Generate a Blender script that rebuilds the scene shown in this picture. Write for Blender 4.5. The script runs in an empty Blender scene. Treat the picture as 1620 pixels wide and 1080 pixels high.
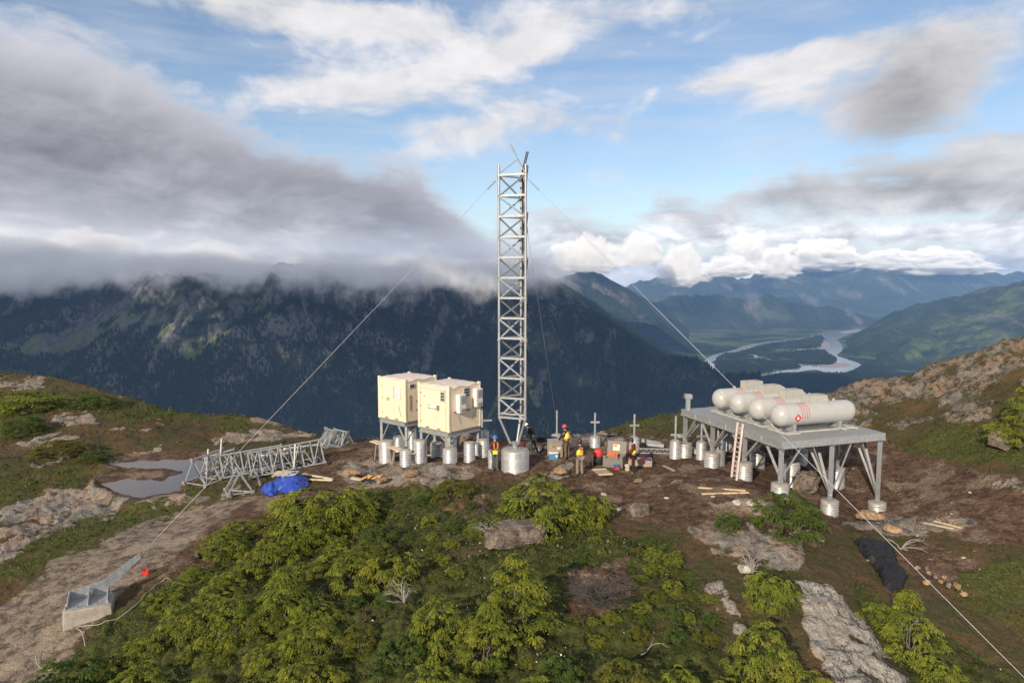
import bpy, bmesh, math, random
import numpy as np
from mathutils import Vector, Matrix
R = math.radians
C = bpy.context.scene.collection
SC = bpy.context.scene

# ------------------------------------------------------------------ camera
CZ = 9.4
PITCH = math.atan(100 / 1100)
FPX = 1100.0
cam_d = bpy.data.cameras.new("camera")
cam = bpy.data.objects.new("camera", cam_d)
C.objects.link(cam)
cam.location = (0, 0, CZ)
cam.rotation_euler = (R(90) - PITCH, 0, 0)
cam_d.sensor_width = 36
cam_d.lens = FPX / 1620 * 36
cam_d.clip_start = 0.3
cam_d.clip_end = 60000
SC.camera = cam
SC.view_settings.view_transform = 'Standard'
SC.view_settings.look = 'None'
SC.view_settings.exposure = 0.25
SC.view_settings.gamma = 1.0
SC.cycles.volume_bounces = 4; SC.cycles.use_adaptive_sampling = True; SC.cycles.adaptive_threshold = 0.02
SC.cycles.max_bounces = 8; SC.cycles.diffuse_bounces = 2; SC.cycles.glossy_bounces = 3
SC.cycles.transparent_max_bounces = 16
SUN_AZ, SUN_EL = R(27), R(23)       # azimuth: degrees left of straight behind the camera

cp, sp = math.cos(PITCH), math.sin(PITCH)
def W(px, py, t):
    """the point seen at photo pixel px, py at depth t metres"""
    a = (px - 810) / FPX; v = (540 - py) / FPX
    return Vector((a * t, t * (cp + v * sp), CZ + t * (v * cp - sp)))
def azel(px, py):
    d = W(px, py, 1.0) - Vector((0, 0, CZ)); d.normalize()
    return math.atan2(d.x, d.y), math.asin(d.z)

# ------------------------------------------------------------------ node helper
class NT:
    def __init__(s, tree):
        s.t = tree; s.N = tree.nodes; s.L = tree.links
    def n(s, typ, **kw):
        x = s.N.new(typ)
        for k, v in kw.items(): setattr(x, k, v)
        return x
    def put(s, v, sock):
        if v is None: return
        if isinstance(v, bpy.types.NodeSocket): s.L.new(v, sock)
        elif isinstance(v, (tuple, list)) and sock.type == 'RGBA' and len(v) == 3: sock.default_value = (*v, 1)
        else: sock.default_value = v
    def m(s, op, a, b=None, c=None, clamp=False):
        x = s.n('ShaderNodeMath', operation=op, use_clamp=clamp)
        s.put(a, x.inputs[0]); s.put(b, x.inputs[1]); s.put(c, x.inputs[2])
        return x.outputs[0]
    def vm(s, op, a, b=None):
        x = s.n('ShaderNodeVectorMath', operation=op)
        s.put(a, x.inputs[0]); s.put(b, x.inputs[1])
        return x.outputs[0]
    def noise(s, vec, scale, detail=4, rough=.55, dist=0.0, out=0, typ=None):
        x = s.n('ShaderNodeTexNoise')
        if typ: x.noise_type = typ
        s.put(vec, x.inputs['Vector']); x.inputs['Scale'].default_value = scale
        x.inputs['Detail'].default_value = detail; x.inputs['Roughness'].default_value = rough
        x.inputs['Distortion'].default_value = dist
        return x.outputs[out]
    def vor(s, vec, scale, feature='F1', out=0):
        x = s.n('ShaderNodeTexVoronoi', feature=feature)
        s.put(vec, x.inputs['Vector']); x.inputs['Scale'].default_value = scale
        return x.outputs[out]
    def ramp(s, f, stops, interp='LINEAR'):
        x = s.n('ShaderNodeValToRGB'); s.put(f, x.inputs[0]); cr = x.color_ramp; cr.interpolation = interp
        while len(cr.elements) < len(stops): cr.elements.new(.5)
        for e, (p, c) in zip(cr.elements, stops):
            e.position = p; e.color = (*c, 1) if len(c) == 3 else c
        return x.outputs[0]
    def mix(s, f, a, b, blend='MIX'):
        x = s.n('ShaderNodeMix', data_type='RGBA', blend_type=blend)
        s.put(f, x.inputs[0]); s.put(a, x.inputs[6]); s.put(b, x.inputs[7])
        return x.outputs[2]
    def ss(s, v, lo, hi, a=0.0, b=1.0, kind='SMOOTHSTEP'):
        x = s.n('ShaderNodeMapRange', interpolation_type=kind)
        s.put(v, x.inputs[0]); s.put(lo, x.inputs[1]); s.put(hi, x.inputs[2]); s.put(a, x.inputs[3]); s.put(b, x.inputs[4])
        return x.outputs[0]
    def xyz(s, v):
        x = s.n('ShaderNodeSeparateXYZ'); s.put(v, x.inputs[0]); return x.outputs[0], x.outputs[1], x.outputs[2]
    def cxyz(s, a, b, c):
        x = s.n('ShaderNodeCombineXYZ'); s.put(a, x.inputs[0]); s.put(b, x.inputs[1]); s.put(c, x.inputs[2]); return x.outputs[0]
    def obj(s): return s.n('ShaderNodeTexCoord').outputs['Object']
    def pos(s): return s.n('ShaderNodeNewGeometry').outputs['Position']
    def attr(s, name, out=2):
        x = s.n('ShaderNodeAttribute', attribute_name=name); return x.outputs[out]
    def bump(s, h, strength=.5, dist=.05):
        x = s.n('ShaderNodeBump'); s.put(h, x.inputs['Height']); x.inputs['Strength'].default_value = strength
        x.inputs['Distance'].default_value = dist; return x.outputs[0]

def material(name):
    m = bpy.data.materials.new(name); m.use_nodes = True
    nt = NT(m.node_tree); b = nt.N['Principled BSDF']
    return m, nt, b

# ------------------------------------------------------------------ sky and sun
world = bpy.data.worlds.new("World"); SC.world = world; world.use_nodes = True
def build_world():
    nt = NT(world.node_tree)
    for x in list(nt.N): nt.N.remove(x)
    out = nt.n('ShaderNodeOutputWorld')
    sky = nt.n('ShaderNodeTexSky', sky_type='NISHITA', sun_disc=False)
    sky.sun_elevation = SUN_EL
    sky.sun_rotation = math.pi + SUN_AZ
    sky.altitude = 1000; sky.air_density = 1.0; sky.dust_density = .6; sky.ozone_density = 1.4
    d = nt.n('ShaderNodeTexCoord').outputs['Generated']
    x, y, z = nt.xyz(d)
    az = nt.m('ARCTAN2', x, y); el = nt.m('ARCSINE', z)
    p2 = nt.cxyz(nt.m('MULTIPLY', az, 1.0), nt.m('MULTIPLY', el, 2.0), 0.0)
    warp = nt.noise(p2, 2.5, 3, .5, out=1)
    p3 = nt.vm('ADD', p2, nt.vm('MULTIPLY', nt.vm('SUBTRACT', warp, (.5, .5, .5)), (.22, .22, .22)))
    n1 = nt.noise(p3, 4.2, 6, .58)
    n2 = nt.noise(p3, 11.0, 6, .6)
    n3 = nt.noise(nt.cxyz(nt.m('MULTIPLY', az, .9), nt.m('MULTIPLY', el, 6.0), 3.0), 5.0, 5, .55)
    nf = nt.noise(p3, 34.0, 3, .6)
    def blob(px, py, rx, ry, rot=0.0):
        a0, e0 = azel(px, py); c, s_ = math.cos(R(rot)), math.sin(R(rot))
        da = nt.m('SUBTRACT', az, a0); de = nt.m('SUBTRACT', el, e0)
        u = nt.m('MULTIPLY_ADD', da, c * FPX / rx, nt.m('MULTIPLY', de, s_ * FPX / rx))
        v = nt.m('MULTIPLY_ADD', da, -s_ * FPX / ry, nt.m('MULTIPLY', de, c * FPX / ry))
        q = nt.m('MULTIPLY_ADD', u, u, nt.m('MULTIPLY', v, v))
        return nt.m('EXPONENT', nt.m('MULTIPLY', q, -1.0))
    def total(lst):
        acc = None
        for w, *b in lst:
            t = nt.m('MULTIPLY', blob(*b), w)
            acc = t if acc is None else nt.m('ADD', acc, t)
        return acc
    def edge(points):
        """elevation of the edge of clouds as a function of azimuth"""
        pts = [azel(*q) for q in points]
        a0, a1 = -1.2, 1.2; e0, e1 = -.3, .7
        f = nt.n('ShaderNodeFloatCurve'); cu = f.mapping.curves[0]
        ps = [((a - a0) / (a1 - a0), (e - e0) / (e1 - e0)) for a, e in pts]
        ps = [(0.0, ps[0][1])] + ps + [(1.0, ps[-1][1])]
        while len(cu.points) < len(ps): cu.points.new(.5, .5)
        for k, (u, v) in zip(cu.points, ps): k.location = (u, v)
        f.mapping.update()
        nt.put(nt.ss(az, a0, a1, kind='LINEAR'), f.inputs['Value'])
        return nt.m('MULTIPLY_ADD', f.outputs[0], e1 - e0, e0)
    wob = nt.m('ADD', nt.m('MULTIPLY', nt.m('SUBTRACT', n1, .5), .17), nt.m('MULTIPLY_ADD', nt.m('SUBTRACT', n2, .5), .10, nt.m('MULTIPLY', nt.m('SUBTRACT', nf, .5), .03)))
    # the big grey bank on the left
    eb = edge([(-300, -150), (0, 0), (120, 25), (200, 62), (280, 120), (400, 175), (560, 217), (650, 247), (740, 300), (800, 345), (850, 400), (885, 470), (1000, 640), (1500, 800)])
    dA = nt.m('ADD', nt.m('SUBTRACT', eb, el), wob)
    aA = nt.ss(dA, -.015, .055)
    # scattered white cloud and wisps
    covB = total([(.95, 420, 12, 330, 32, -3), (.45, 660, 30, 130, 26, 8), (.75, 745, 103, 120, 32, 10), (.55, 480, 150, 190, 34, 4), (.5, 620, 130, 150, 40, 8), (.6, 740, 205, 110, 34, 6),
                  (.62, 930, 185, 150, 40, -8), (.7, 1010, 14, 130, 34, -6), (.5, 860, 50, 60, 40, 0), (.62, 1240, 115, 90, 36, 12), (.62, 1330, 85, 90, 22, 8), (.5, 1120, 128, 60, 22, 10), (.55, 1270, 160, 90, 26, 0),
                  (.85, 1430, 150, 95, 62, 42), (.5, 1600, 45, 120, 50, 35), (.42, 1040, 270, 100, 14, 0), (.3, 850, 285, 70, 26, 0), (.45, 690, 230, 70, 40, 0), (.35, 980, 90, 70, 16, 10), (.34, 1500, 60, 90, 50, 20)])
    aB = nt.ss(nt.m('MULTIPLY_ADD', nt.m('SUBTRACT', n1, .5), 1.5, nt.m('MULTIPLY_ADD', nt.m('SUBTRACT', n2, .5), 1.15, nt.m('MULTIPLY_ADD', nt.m('SUBTRACT', nf, .5), .40, nt.m('MULTIPLY_ADD', nt.m('SUBTRACT', n3, .5), .7, covB)))), .12, .98)
    # layered grey cloud on the right, cumulus along the mountains
    ec = edge([(830, 330), (900, 330), (1000, 338), (1060, 300), (1130, 315), (1180, 285), (1250, 258), (1330, 262), (1400, 245), (1470, 226), (1540, 206), (1620, 196), (2200, 150)])
    dC = nt.m('ADD', nt.m('SUBTRACT', ec, el), nt.m('ADD', nt.m('MULTIPLY', wob, .55), nt.m('MULTIPLY', nt.m('SUBTRACT', n3, .5), .10)))
    gap = total([(.9, 1060, 345, 170, 20, 0), (.75, 1230, 395, 260, 12, 0), (.55, 1010, 300, 90, 26, 0), (.5, 1500, 345, 160, 8, 0)])
    aC = nt.m('MULTIPLY', nt.ss(dC, -.012, .03), nt.m('SUBTRACT', 1.0, nt.m('MULTIPLY', gap, nt.ss(n1, .62, .36)), clamp=True), clamp=True)
    right = nt.ss(az, azel(700, 400)[0], azel(900, 400)[0])
    aC = nt.m('MULTIPLY', aC, right)
    # cloud everywhere out of the picture
    away = nt.ss(nt.m('ABSOLUTE', az), .75, 1.1)
    high = nt.ss(el, .42, .62)
    aD = nt.m('MULTIPLY', nt.m('MAXIMUM', away, high), nt.ss(n1, .36, .62))
    # colours
    fA = nt.m('ADD', nt.m('MULTIPLY', nt.m('SUBTRACT', n1, .5), 1.3), nt.m('MULTIPLY_ADD', nt.m('SUBTRACT', n3, .5), .35, nt.m('MULTIPLY_ADD', nt.m('SUBTRACT', n2, .5), 1.7, nt.m('MULTIPLY', nt.m('SUBTRACT', nf, .5), .8))))
    brA = nt.m('ADD', .41, nt.m('ADD', nt.m('MULTIPLY', fA, .20), total([(-.13, 260, 215, 330, 75, -17), (-.07, 640, 330, 200, 60, -20), (.15, 60, 60, 240, 60, -20), (.34, 110, 412, 200, 42, 0), (.22, 330, 410, 170, 36, 0), (.16, 560, 395, 160, 26, 0), (.10, 20, 330, 90, 60, 0), (.12, 330, 60, 160, 45, -25), (.14, 760, 395, 110, 40, 0), (-.10, 30, 230, 120, 50, 0)])))
    brA = nt.m('ADD', brA, nt.m('MULTIPLY', nt.m('MULTIPLY', nt.ss(el, azel(400, 290)[1], azel(400, 400)[1]), nt.ss(n2, .48, .66)), .16))
    rim = nt.ss(dA, .11, .0)
    brA = nt.m('MULTIPLY_ADD', rim, .13, brA)
    warm = total([(1.0, 150, 400, 330, 60, 0), (.4, 500, 410, 300, 40, 0)])
    cA = nt.mix(nt.m('MULTIPLY', warm, .8, clamp=True), (.97, .955, 1.03), (1.04, .985, .93))
    colA = nt.vm('MULTIPLY', cA, nt.cxyz(brA, brA, brA))
    greyB = total([(.9, 1440, 155, 100, 70, 42), (.3, 330, 30, 100, 20, 0), (.3, 960, 200, 120, 16, -6), (.25, 1040, 268, 110, 16, 0)])
    brB = nt.m('SUBTRACT', nt.m('MULTIPLY_ADD', nt.m('SUBTRACT', n2, .5), .5, .72), nt.m('MULTIPLY', greyB, .40))
    colB = nt.vm('MULTIPLY', nt.cxyz(1.0, .975, .985), nt.cxyz(brB, brB, brB))
    lowc = nt.ss(el, azel(1300, 300)[1], azel(1300, 375)[1])
    grC = nt.m('MULTIPLY_ADD', nt.m('SUBTRACT', n3, .5), .55, nt.m('MULTIPLY_ADD', nt.m('SUBTRACT', n2, .5), .6, .56))
    cumul = nt.m('MULTIPLY_ADD', nt.m('SUBTRACT', n2, .5), 2.0, nt.m('MULTIPLY_ADD', nt.m('SUBTRACT', nf, .5), .9, nt.m('MULTIPLY_ADD', nt.m('SUBTRACT', n1, .5), 1.0, .80)))
    brC = nt.mix(lowc, grC, cumul)
    brC = nt.m('ADD', nt.m('MINIMUM', nt.m('MAXIMUM', brC, .33), 1.25), total([(-.08, 1450, 300, 200, 28, 0), (.20, 1380, 362, 220, 14, 0), (.14, 1450, 412, 200, 14, 0), (.16, 1010, 400, 130, 26, 0), (-.10, 940, 350, 80, 36, 0), (-.08, 1180, 335, 100, 18, 20), (.08, 1560, 240, 90, 25, 0)]))
    colC = nt.vm('MULTIPLY', nt.cxyz(1.0, .98, .985), nt.cxyz(brC, brC, brC))
    colD = (.62, .60, .60)
    a1 = nt.m('MAXIMUM', aB, aD)
    col = nt.mix(aD, colB, colD)
    inv = lambda a: nt.m('SUBTRACT', 1.0, a)
    # stack: B over sky, C over that, A on top
    col = nt.mix(aC, col, colC)
    al = inv(nt.m('MULTIPLY', inv(a1), inv(aC)))
    col = nt.mix(aA, col, colA)
    al = inv(nt.m('MULTIPLY', inv(al), inv(aA)))
    thin = nt.m('MULTIPLY', nt.ss(n3, .30, .72), .30)
    al = nt.m('MAXIMUM', al, thin)
    bg1 = nt.n('ShaderNodeBackground'); nt.put(sky.outputs[0], bg1.inputs[0]); bg1.inputs[1].default_value = SKY
    bg2 = nt.n('ShaderNodeBackground'); nt.put(col, bg2.inputs[0]); bg2.inputs[1].default_value = 1.0
    mx = nt.n('ShaderNodeMixShader'); nt.put(al, mx.inputs[0]); nt.L.new(bg1.outputs[0], mx.inputs[1]); nt.L.new(bg2.outputs[0], mx.inputs[2])
    nt.L.new(mx.outputs[0], out.inputs[0])
world.cycles.sampling_method = 'MANUAL'; world.cycles.sample_map_resolution = 256
SKY = .115
HAZE = 3.5e-5
build_world()
sun_d = bpy.data.lights.new("sun", 'SUN'); sun_d.energy = 4.6; sun_d.angle = R(.6); sun_d.color = (1.0, .87, .70)
sun = bpy.data.objects.new("sun", sun_d); C.objects.link(sun)
SDIR = Vector((-math.sin(SUN_AZ) * math.cos(SUN_EL), -math.cos(SUN_AZ) * math.cos(SUN_EL), math.sin(SUN_EL)))
sun.rotation_euler = SDIR.to_track_quat('Z', 'Y').to_euler()
sun.location = SDIR * 60

# ------------------------------------------------------------------ numpy noise
def _hash(ix, iy, seed):
    h = (ix * 374761393 + iy * 668265263 + seed * 974634777) & 0xFFFFFFFF
    h = ((h ^ (h >> 13)) * 1274126177) & 0xFFFFFFFF
    return ((h ^ (h >> 16)) & 0xFFFFFF) / float(0xFFFFFF)
def vnoise(x, y, seed=0):
    x = np.asarray(x, float); y = np.asarray(y, float)
    ix = np.floor(x).astype(np.int64); iy = np.floor(y).astype(np.int64)
    fx = x - ix; fy = y - iy
    ux = fx * fx * fx * (fx * (fx * 6 - 15) + 10); uy = fy * fy * fy * (fy * (fy * 6 - 15) + 10)
    def g(dx, dy):
        a = _hash(ix + dx, iy + dy, seed) * 2 * np.pi
        return np.cos(a) * (fx - dx) + np.sin(a) * (fy - dy)
    a = g(0, 0); b = g(1, 0); c = g(0, 1); d = g(1, 1)
    return 1.4 * ((a * (1 - ux) + b * ux) * (1 - uy) + (c * (1 - ux) + d * ux) * uy)
def fbm(x, y, octv=4, seed=0, gain=.5, lac=2.03):
    s = 0; a = 1; f = 1; n = 0
    for k in range(octv):
        s = s + a * vnoise(x * f + 13.7 * k, y * f - 7.3 * k, seed + k); n += a; a *= gain; f *= lac
    return s / n
def ridged(x, y, octv=4, seed=0, gain=.5):
    s = 0; a = 1; f = 1; n = 0
    for k in range(octv):
        s = s + a * (1 - 2.2 * np.abs(vnoise(x * f + 5.1 * k, y * f + 3.3 * k, seed + k))); n += a; a *= gain; f *= 2.05
    return s / n
def poly_dist(P, x, y):
    """signed distance to a polygon, negative inside"""
    P = np.asarray(P, float); d = np.full(np.shape(x), 1e12); ins = np.zeros(np.shape(x), bool); n = len(P)
    for i in range(n):
        a, b = P[i - 1], P[i]; e = b - a; L2 = e @ e + 1e-12
        t = np.clip(((x - a[0]) * e[0] + (y - a[1]) * e[1]) / L2, 0, 1)
        d = np.minimum(d, (x - a[0] - t * e[0]) ** 2 + (y - a[1] - t * e[1]) ** 2)
        c_ = ((a[1] > y) != (b[1] > y)) & (x < e[0] * (y - a[1]) / (e[1] + 1e-12) + a[0]); ins ^= c_
    d = np.sqrt(d); return np.where(ins, -d, d)
def line_dist(P, x, y):
    P = np.asarray(P, float); d = np.full(np.shape(x), 1e12)
    for a, b in zip(P[:-1], P[1:]):
        e = b - a; L2 = e @ e + 1e-12; t = np.clip(((x - a[0]) * e[0] + (y - a[1]) * e[1]) / L2, 0, 1)
        d = np.minimum(d, (x - a[0] - t * e[0]) ** 2 + (y - a[1] - t * e[1]) ** 2)
    return np.sqrt(d)
def to_px(x, y, z):
    dz = z - CZ; t = y * cp - dz * sp; v = (y * sp + dz * cp) / t
    return 810 + FPX * x / t, 540 - FPX * v, t
def sstep(x, lo, hi):
    t = np.clip((x - lo) / (hi - lo), 0, 1); return t * t * (3 - 2 * t)

# ------------------------------------------------------------------ object helpers
def tag(o, label=None, cat=None, group=None, kind=None):
    if label: o['label'] = label
    if cat: o['category'] = cat
    if group: o['group'] = group
    if kind: o['kind'] = kind
    return o
def link(name, me, mat=None, parent=None, loc=None, smooth=None):
    o = bpy.data.objects.new(name, me); C.objects.link(o)
    if mat is not None:
        for m_ in (mat if isinstance(mat, (list, tuple)) else [mat]): me.materials.append(m_)
    if parent is not None: o.parent = parent
    if loc is not None: o.location = loc
    if smooth is not None:
        me.polygons.foreach_set('use_smooth', np.ones(len(me.polygons), bool))
        if smooth < 180: me.set_sharp_from_angle(angle=R(smooth))
    return o
def mesh_np(name, v, f, smooth=False, mats=None):
    """numpy mesh: v (n,3), f (m,k)"""
    me = bpy.data.meshes.new(name); v = np.asarray(v, np.float32); f = np.asarray(f, np.int32); k = f.shape[1]
    me.vertices.add(len(v)); me.vertices.foreach_set('co', v.ravel())
    me.loops.add(f.size); me.loops.foreach_set('vertex_index', f.ravel())
    me.polygons.add(len(f)); me.polygons.foreach_set('loop_start', np.arange(0, f.size, k, dtype=np.int32))
    me.polygons.foreach_set('loop_total', np.full(len(f), k, np.int32))
    if smooth: me.polygons.foreach_set('use_smooth', np.ones(len(f), bool))
    if mats is not None: me.polygons.foreach_set('material_index', np.asarray(mats, np.int32))
    me.update(calc_edges=True)
    return me
def grid_faces(nr, nc):
    i = np.arange(nr * nc).reshape(nr, nc)
    return np.stack([i[:-1, :-1], i[:-1, 1:], i[1:, 1:], i[1:, :-1]], -1).reshape(-1, 4)
def vattr(me, name, arr):
    a = me.attributes.new(name, 'FLOAT', 'POINT'); a.data.foreach_set('value', np.asarray(arr, np.float32))
def empty(name, loc=(0, 0, 0), rz=0.0):
    o = bpy.data.objects.new(name, None); C.objects.link(o); o.location = loc; o.rotation_euler = (0, 0, rz)
    o.empty_display_size = .2
    return o
def copy_tree(o, parent=None):
    c = o.copy(); C.objects.link(c)
    if parent is not None: c.parent = parent
    for ch in [q for q in o.children]: copy_tree(ch, c)
    return c
# ------------------------------------------------------------------ the far valley
FLOOR = -900.0
def on_floor(px, py, z=-900.0):
    return W(px, py, (CZ - z) / (sp - (540 - py) / FPX * cp))
RIVER = [(1160, 616), (1150, 606), (1138, 598), (1122, 585), (1115, 574), (1124, 563), (1145, 557), (1165, 552), (1180, 546), (1215, 540), (1255, 536), (1282, 531), (1300, 526), (1322, 523), (1352, 520), (1392, 514.5), (1402, 516.5), (1366, 524), (1342, 530), (1326, 538), (1334, 546), (1331, 555), (1326, 562), (1346, 570), (1362, 576), (1356, 581), (1340, 588), (1312, 590), (1290, 585), (1262, 588), (1226, 593), (1192, 598), (1183, 606), (1184, 618)]
RIVER_W = np.array([tuple(on_floor(*q))[:2] for q in RIVER])
PLAIN_W = np.array([tuple(on_floor(*q))[:2] for q in [(1150, 650), (1118, 600), (1102, 574), (1110, 556), (1095, 535), (1095, 522), (1250, 519), (1392, 513), (1405, 517), (1345, 530), (1330, 540), (1340, 556), (1345, 565), (1375, 577), (1400, 592), (1420, 620), (1400, 660)]])
def ridge_field(X, Y, ridges):
    """height = max over crest lines of (crest height - fall(distance))"""
    best = np.full(X.shape, -1e9)
    for pts, slope, rough in ridges:
        P = np.array([tuple(W(*q)) for q in pts])
        for i in range(len(P) - 1):
            a, b = P[i], P[i + 1]; d = b[:2] - a[:2]; L2 = d @ d
            t = np.clip(((X - a[0]) * d[0] + (Y - a[1]) * d[1]) / L2, 0, 1)
            dist = np.hypot(X - (a[0] + t * d[0]), Y - (a[1] + t * d[1]))
            h = a[2] + t * (b[2] - a[2]) - slope * dist * (1 - .12 * np.tanh(dist / 1500.)) 
            best = np.maximum(best, h)
    return best
SCREE = [([(200, 478), (150, 505), (95, 535), (45, 560)], 10), ([(288, 488), (270, 525), (245, 560), (230, 600), (222, 650)], 8), ([(322, 472), (290, 515), (258, 548)], 6), ([(245, 488), (228, 522)], 7), ([(372, 478), (378, 496)], 12), ([(522, 442), (498, 462)], 2.5),
         ([(480, 485), (494, 515), (505, 545), (530, 565)], 3), ([(705, 490), (684, 540), (672, 585)], 10), ([(545, 545), (570, 585)], 7), ([(400, 550), (385, 600)], 8), ([(940, 450), (985, 476)], 6), ([(1180, 452), (1195, 475), (1185, 486)], 12), ([(1270, 468), (1290, 478)], 8), ([(1340, 492), (1362, 510)], 6), ([(1390, 440), (1430, 462)], 5), ([(1330, 462), (1360, 468)], 8), ([(1510, 443), (1550, 450)], 7), ([(860, 590), (850, 640)], 8)]
MEADOW = [([(205, 500), (110, 545), (10, 552)], 22), ([(345, 530), (300, 555)], 24), ([(345, 540), (325, 548)], 12), ([(590, 585), (610, 592)], 12), ([(838, 600), (845, 640)], 14), ([(1040, 450), (1075, 500)], 16), ([(20, 590), (60, 600)], 14), ([(1240, 500), (1200, 490)], 14), ([(1620, 455), (1560, 500), (1480, 520)], 16), ([(1600, 530), (1520, 545)], 14), ([(1440, 560), (1500, 540)], 12)]
def far_hill(name, u0, u1, nu, y0, y1, ny, ridges, amp, scale, seed, mat, crest_keep=120.):
    u = np.linspace(u0, u1, nu); y = np.geomspace(y0, y1, ny)
    U, Y = np.meshgrid(u, y); X = U * Y
    wx = fbm(X / scale / 2.2, Y / scale / 2.2, 3, seed + 40) * scale * .55
    wy = fbm(X / scale / 2.2 + 9, Y / scale / 2.2, 3, seed + 50) * scale * .55
    base = ridge_field(X, Y, ridges); warped = ridge_field(X + wx, Y + wy, ridges)
    below = np.clip((base.max() - base) / 400, 0, 1)
    Z = base * (1 - below) + warped * below
    # gullies running down the slope, spurs, rock steps
    spur = ridged(X / (scale * 2.6) + .3 * fbm(X / 900, Y / 900, 2, seed + 3), Y / (scale * 6.5), 3, seed + 70)
    g = ridged(X / scale, Y / (scale * 2.6), 5, seed)
    f = fbm(X / (scale * .23), Y / (scale * .23), 4, seed + 9)
    Z = Z + (spur - .3) * amp * 1.0 * below + (g - .35) * amp * (.25 + .75 * below) + f * amp * .16
    pd = poly_dist(PLAIN_W, X, Y)
    Z = np.minimum(Z, FLOOR - 25 + np.maximum(pd - 20, 0) * .75)
    Z = np.where(Z < FLOOR + 40, FLOOR + 40 - 90 * np.tanh((FLOOR + 40 - Z) / 90), Z)
    v = np.stack([X, Y, Z], -1).reshape(-1, 3)
    me = mesh_np(name, v, grid_faces(ny, nu), smooth=True)
    px, py, _ = to_px(X, Y, Z)
    wob = 5 * fbm(X / 90, Y / 90, 4, 3)
    for nm, lines in (('scree', SCREE), ('meadow', MEADOW)):
        a = np.zeros(X.shape)
        for L, w in lines: a = np.maximum(a, 1 - sstep(line_dist(L, px, py) + wob * min(1, w / 6), w * .35, w))
        vattr(me, nm, a.ravel())
    vattr(me, 'gully', (g + .35 * (spur - .3)).ravel())
    BARE = np.maximum(np.interp(0, [0, 1], [0, 1]), np.array([q.value for q in me.attributes['scree'].data])).reshape(X.shape) + np.array([q.value for q in me.attributes['meadow'].data]).reshape(X.shape)
    o = link(name, me, mat); tag(o, kind='structure')
    return X, Y, Z, g - 1.2 * BARE

def hill_mat(name, dark, mid, light, rock, snow=None, scale=1.0, grassy=.5, gl=.0):
    m, nt, b = material(name); p = nt.pos(); x, y, z = nt.xyz(p)
    big = nt.noise(p, .0011 / scale, 5, .55); med = nt.noise(p, .006 / scale, 6, .62)
    streakv = nt.cxyz(nt.m('MULTIPLY_ADD', y, .25, x), nt.m('MULTIPLY', y, .18), nt.m('MULTIPLY', z, .22))
    st = nt.noise(streakv, .0085 / scale, 6, .62, .4)
    fine = nt.noise(nt.cxyz(x, nt.m('MULTIPLY', y, .5), nt.m('MULTIPLY', z, .45)), .05 / scale, 4, .7)
    nz = nt.xyz(nt.n('ShaderNodeNewGeometry').outputs['Normal'])[2]
    col = nt.mix(nt.ss(med, .38, .66), dark, mid)
    col = nt.mix(nt.m('MULTIPLY', nt.m('MULTIPLY', nt.ss(big, .5, .62), nt.ss(med, .46, .6)), grassy), col, light)
    rk = nt.m('MULTIPLY', nt.ss(st, .54, .66), nt.ss(big, .34, .54))
    rk = nt.m('MAXIMUM', rk, nt.m('MULTIPLY', nt.ss(nz, .72, .55), nt.ss(med, .40, .56)))
    high = nt.ss(z, FLOOR + 200, FLOOR + 700)
    rk = nt.m('MULTIPLY', rk, nt.m('MULTIPLY_ADD', high, .75, .25))
    gu = nt.attr('gully')
    rk = nt.m('MAXIMUM', rk, nt.m('MULTIPLY', nt.m('MULTIPLY', nt.ss(gu, .2, -.2), nt.ss(med, .38, .56)), .75))
    rk = nt.m('MAXIMUM', rk, nt.m('MULTIPLY', nt.attr('scree'), nt.ss(fine, .2, .6)))
    col = nt.mix(nt.m('MULTIPLY', nt.attr('meadow'), nt.ss(med, .38, .56)), col, light)
    col = nt.mix(rk, col, rock)
    col = nt.mix(nt.ss(fine, .3, .7), nt.vm('MULTIPLY', col, (.72, .72, .72)), nt.vm('MULTIPLY', col, (1.25, 1.25, 1.25)))
    if snow:
        sn = nt.m('MULTIPLY', nt.ss(z, snow, snow + 160), nt.ss(nt.m('MULTIPLY_ADD', st, .5, nt.m('MULTIPLY', med, .5)), .52, .57))
        col = nt.mix(sn, col, (.75, .78, .82))
    nt.put(col, b.inputs['Base Color']); b.inputs['Roughness'].default_value = 1.0; b.inputs['Specular IOR Level'].default_value = 0.0
    nt.put(nt.bump(nt.m('ADD', fine, nt.m('MULTIPLY', med, 2.0)), .9, 14 * scale), b.inputs['Normal'])
    return m
M_near = hill_mat('mountain_forest', (.009, .015, .011), (.036, .046, .024), (.13, .155, .045), (.15, .138, .128), grassy=.75)
M_mid = hill_mat('blue_hill_forest', (.022, .034, .026), (.036, .052, .030), (.075, .095, .045), (.17, .15, .14), scale=2.2, grassy=.6)
M_far = hill_mat('snowy_range', (.03, .045, .035), (.05, .07, .04), (.09, .11, .05), (.17, .16, .155), snow=120, scale=3.0, grassy=.7)
M_rgt = hill_mat('green_hill_forest', (.024, .040, .020), (.045, .065, .026), (.10, .125, .040), (.16, .14, .12), scale=1.6, grassy=.8)

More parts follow.
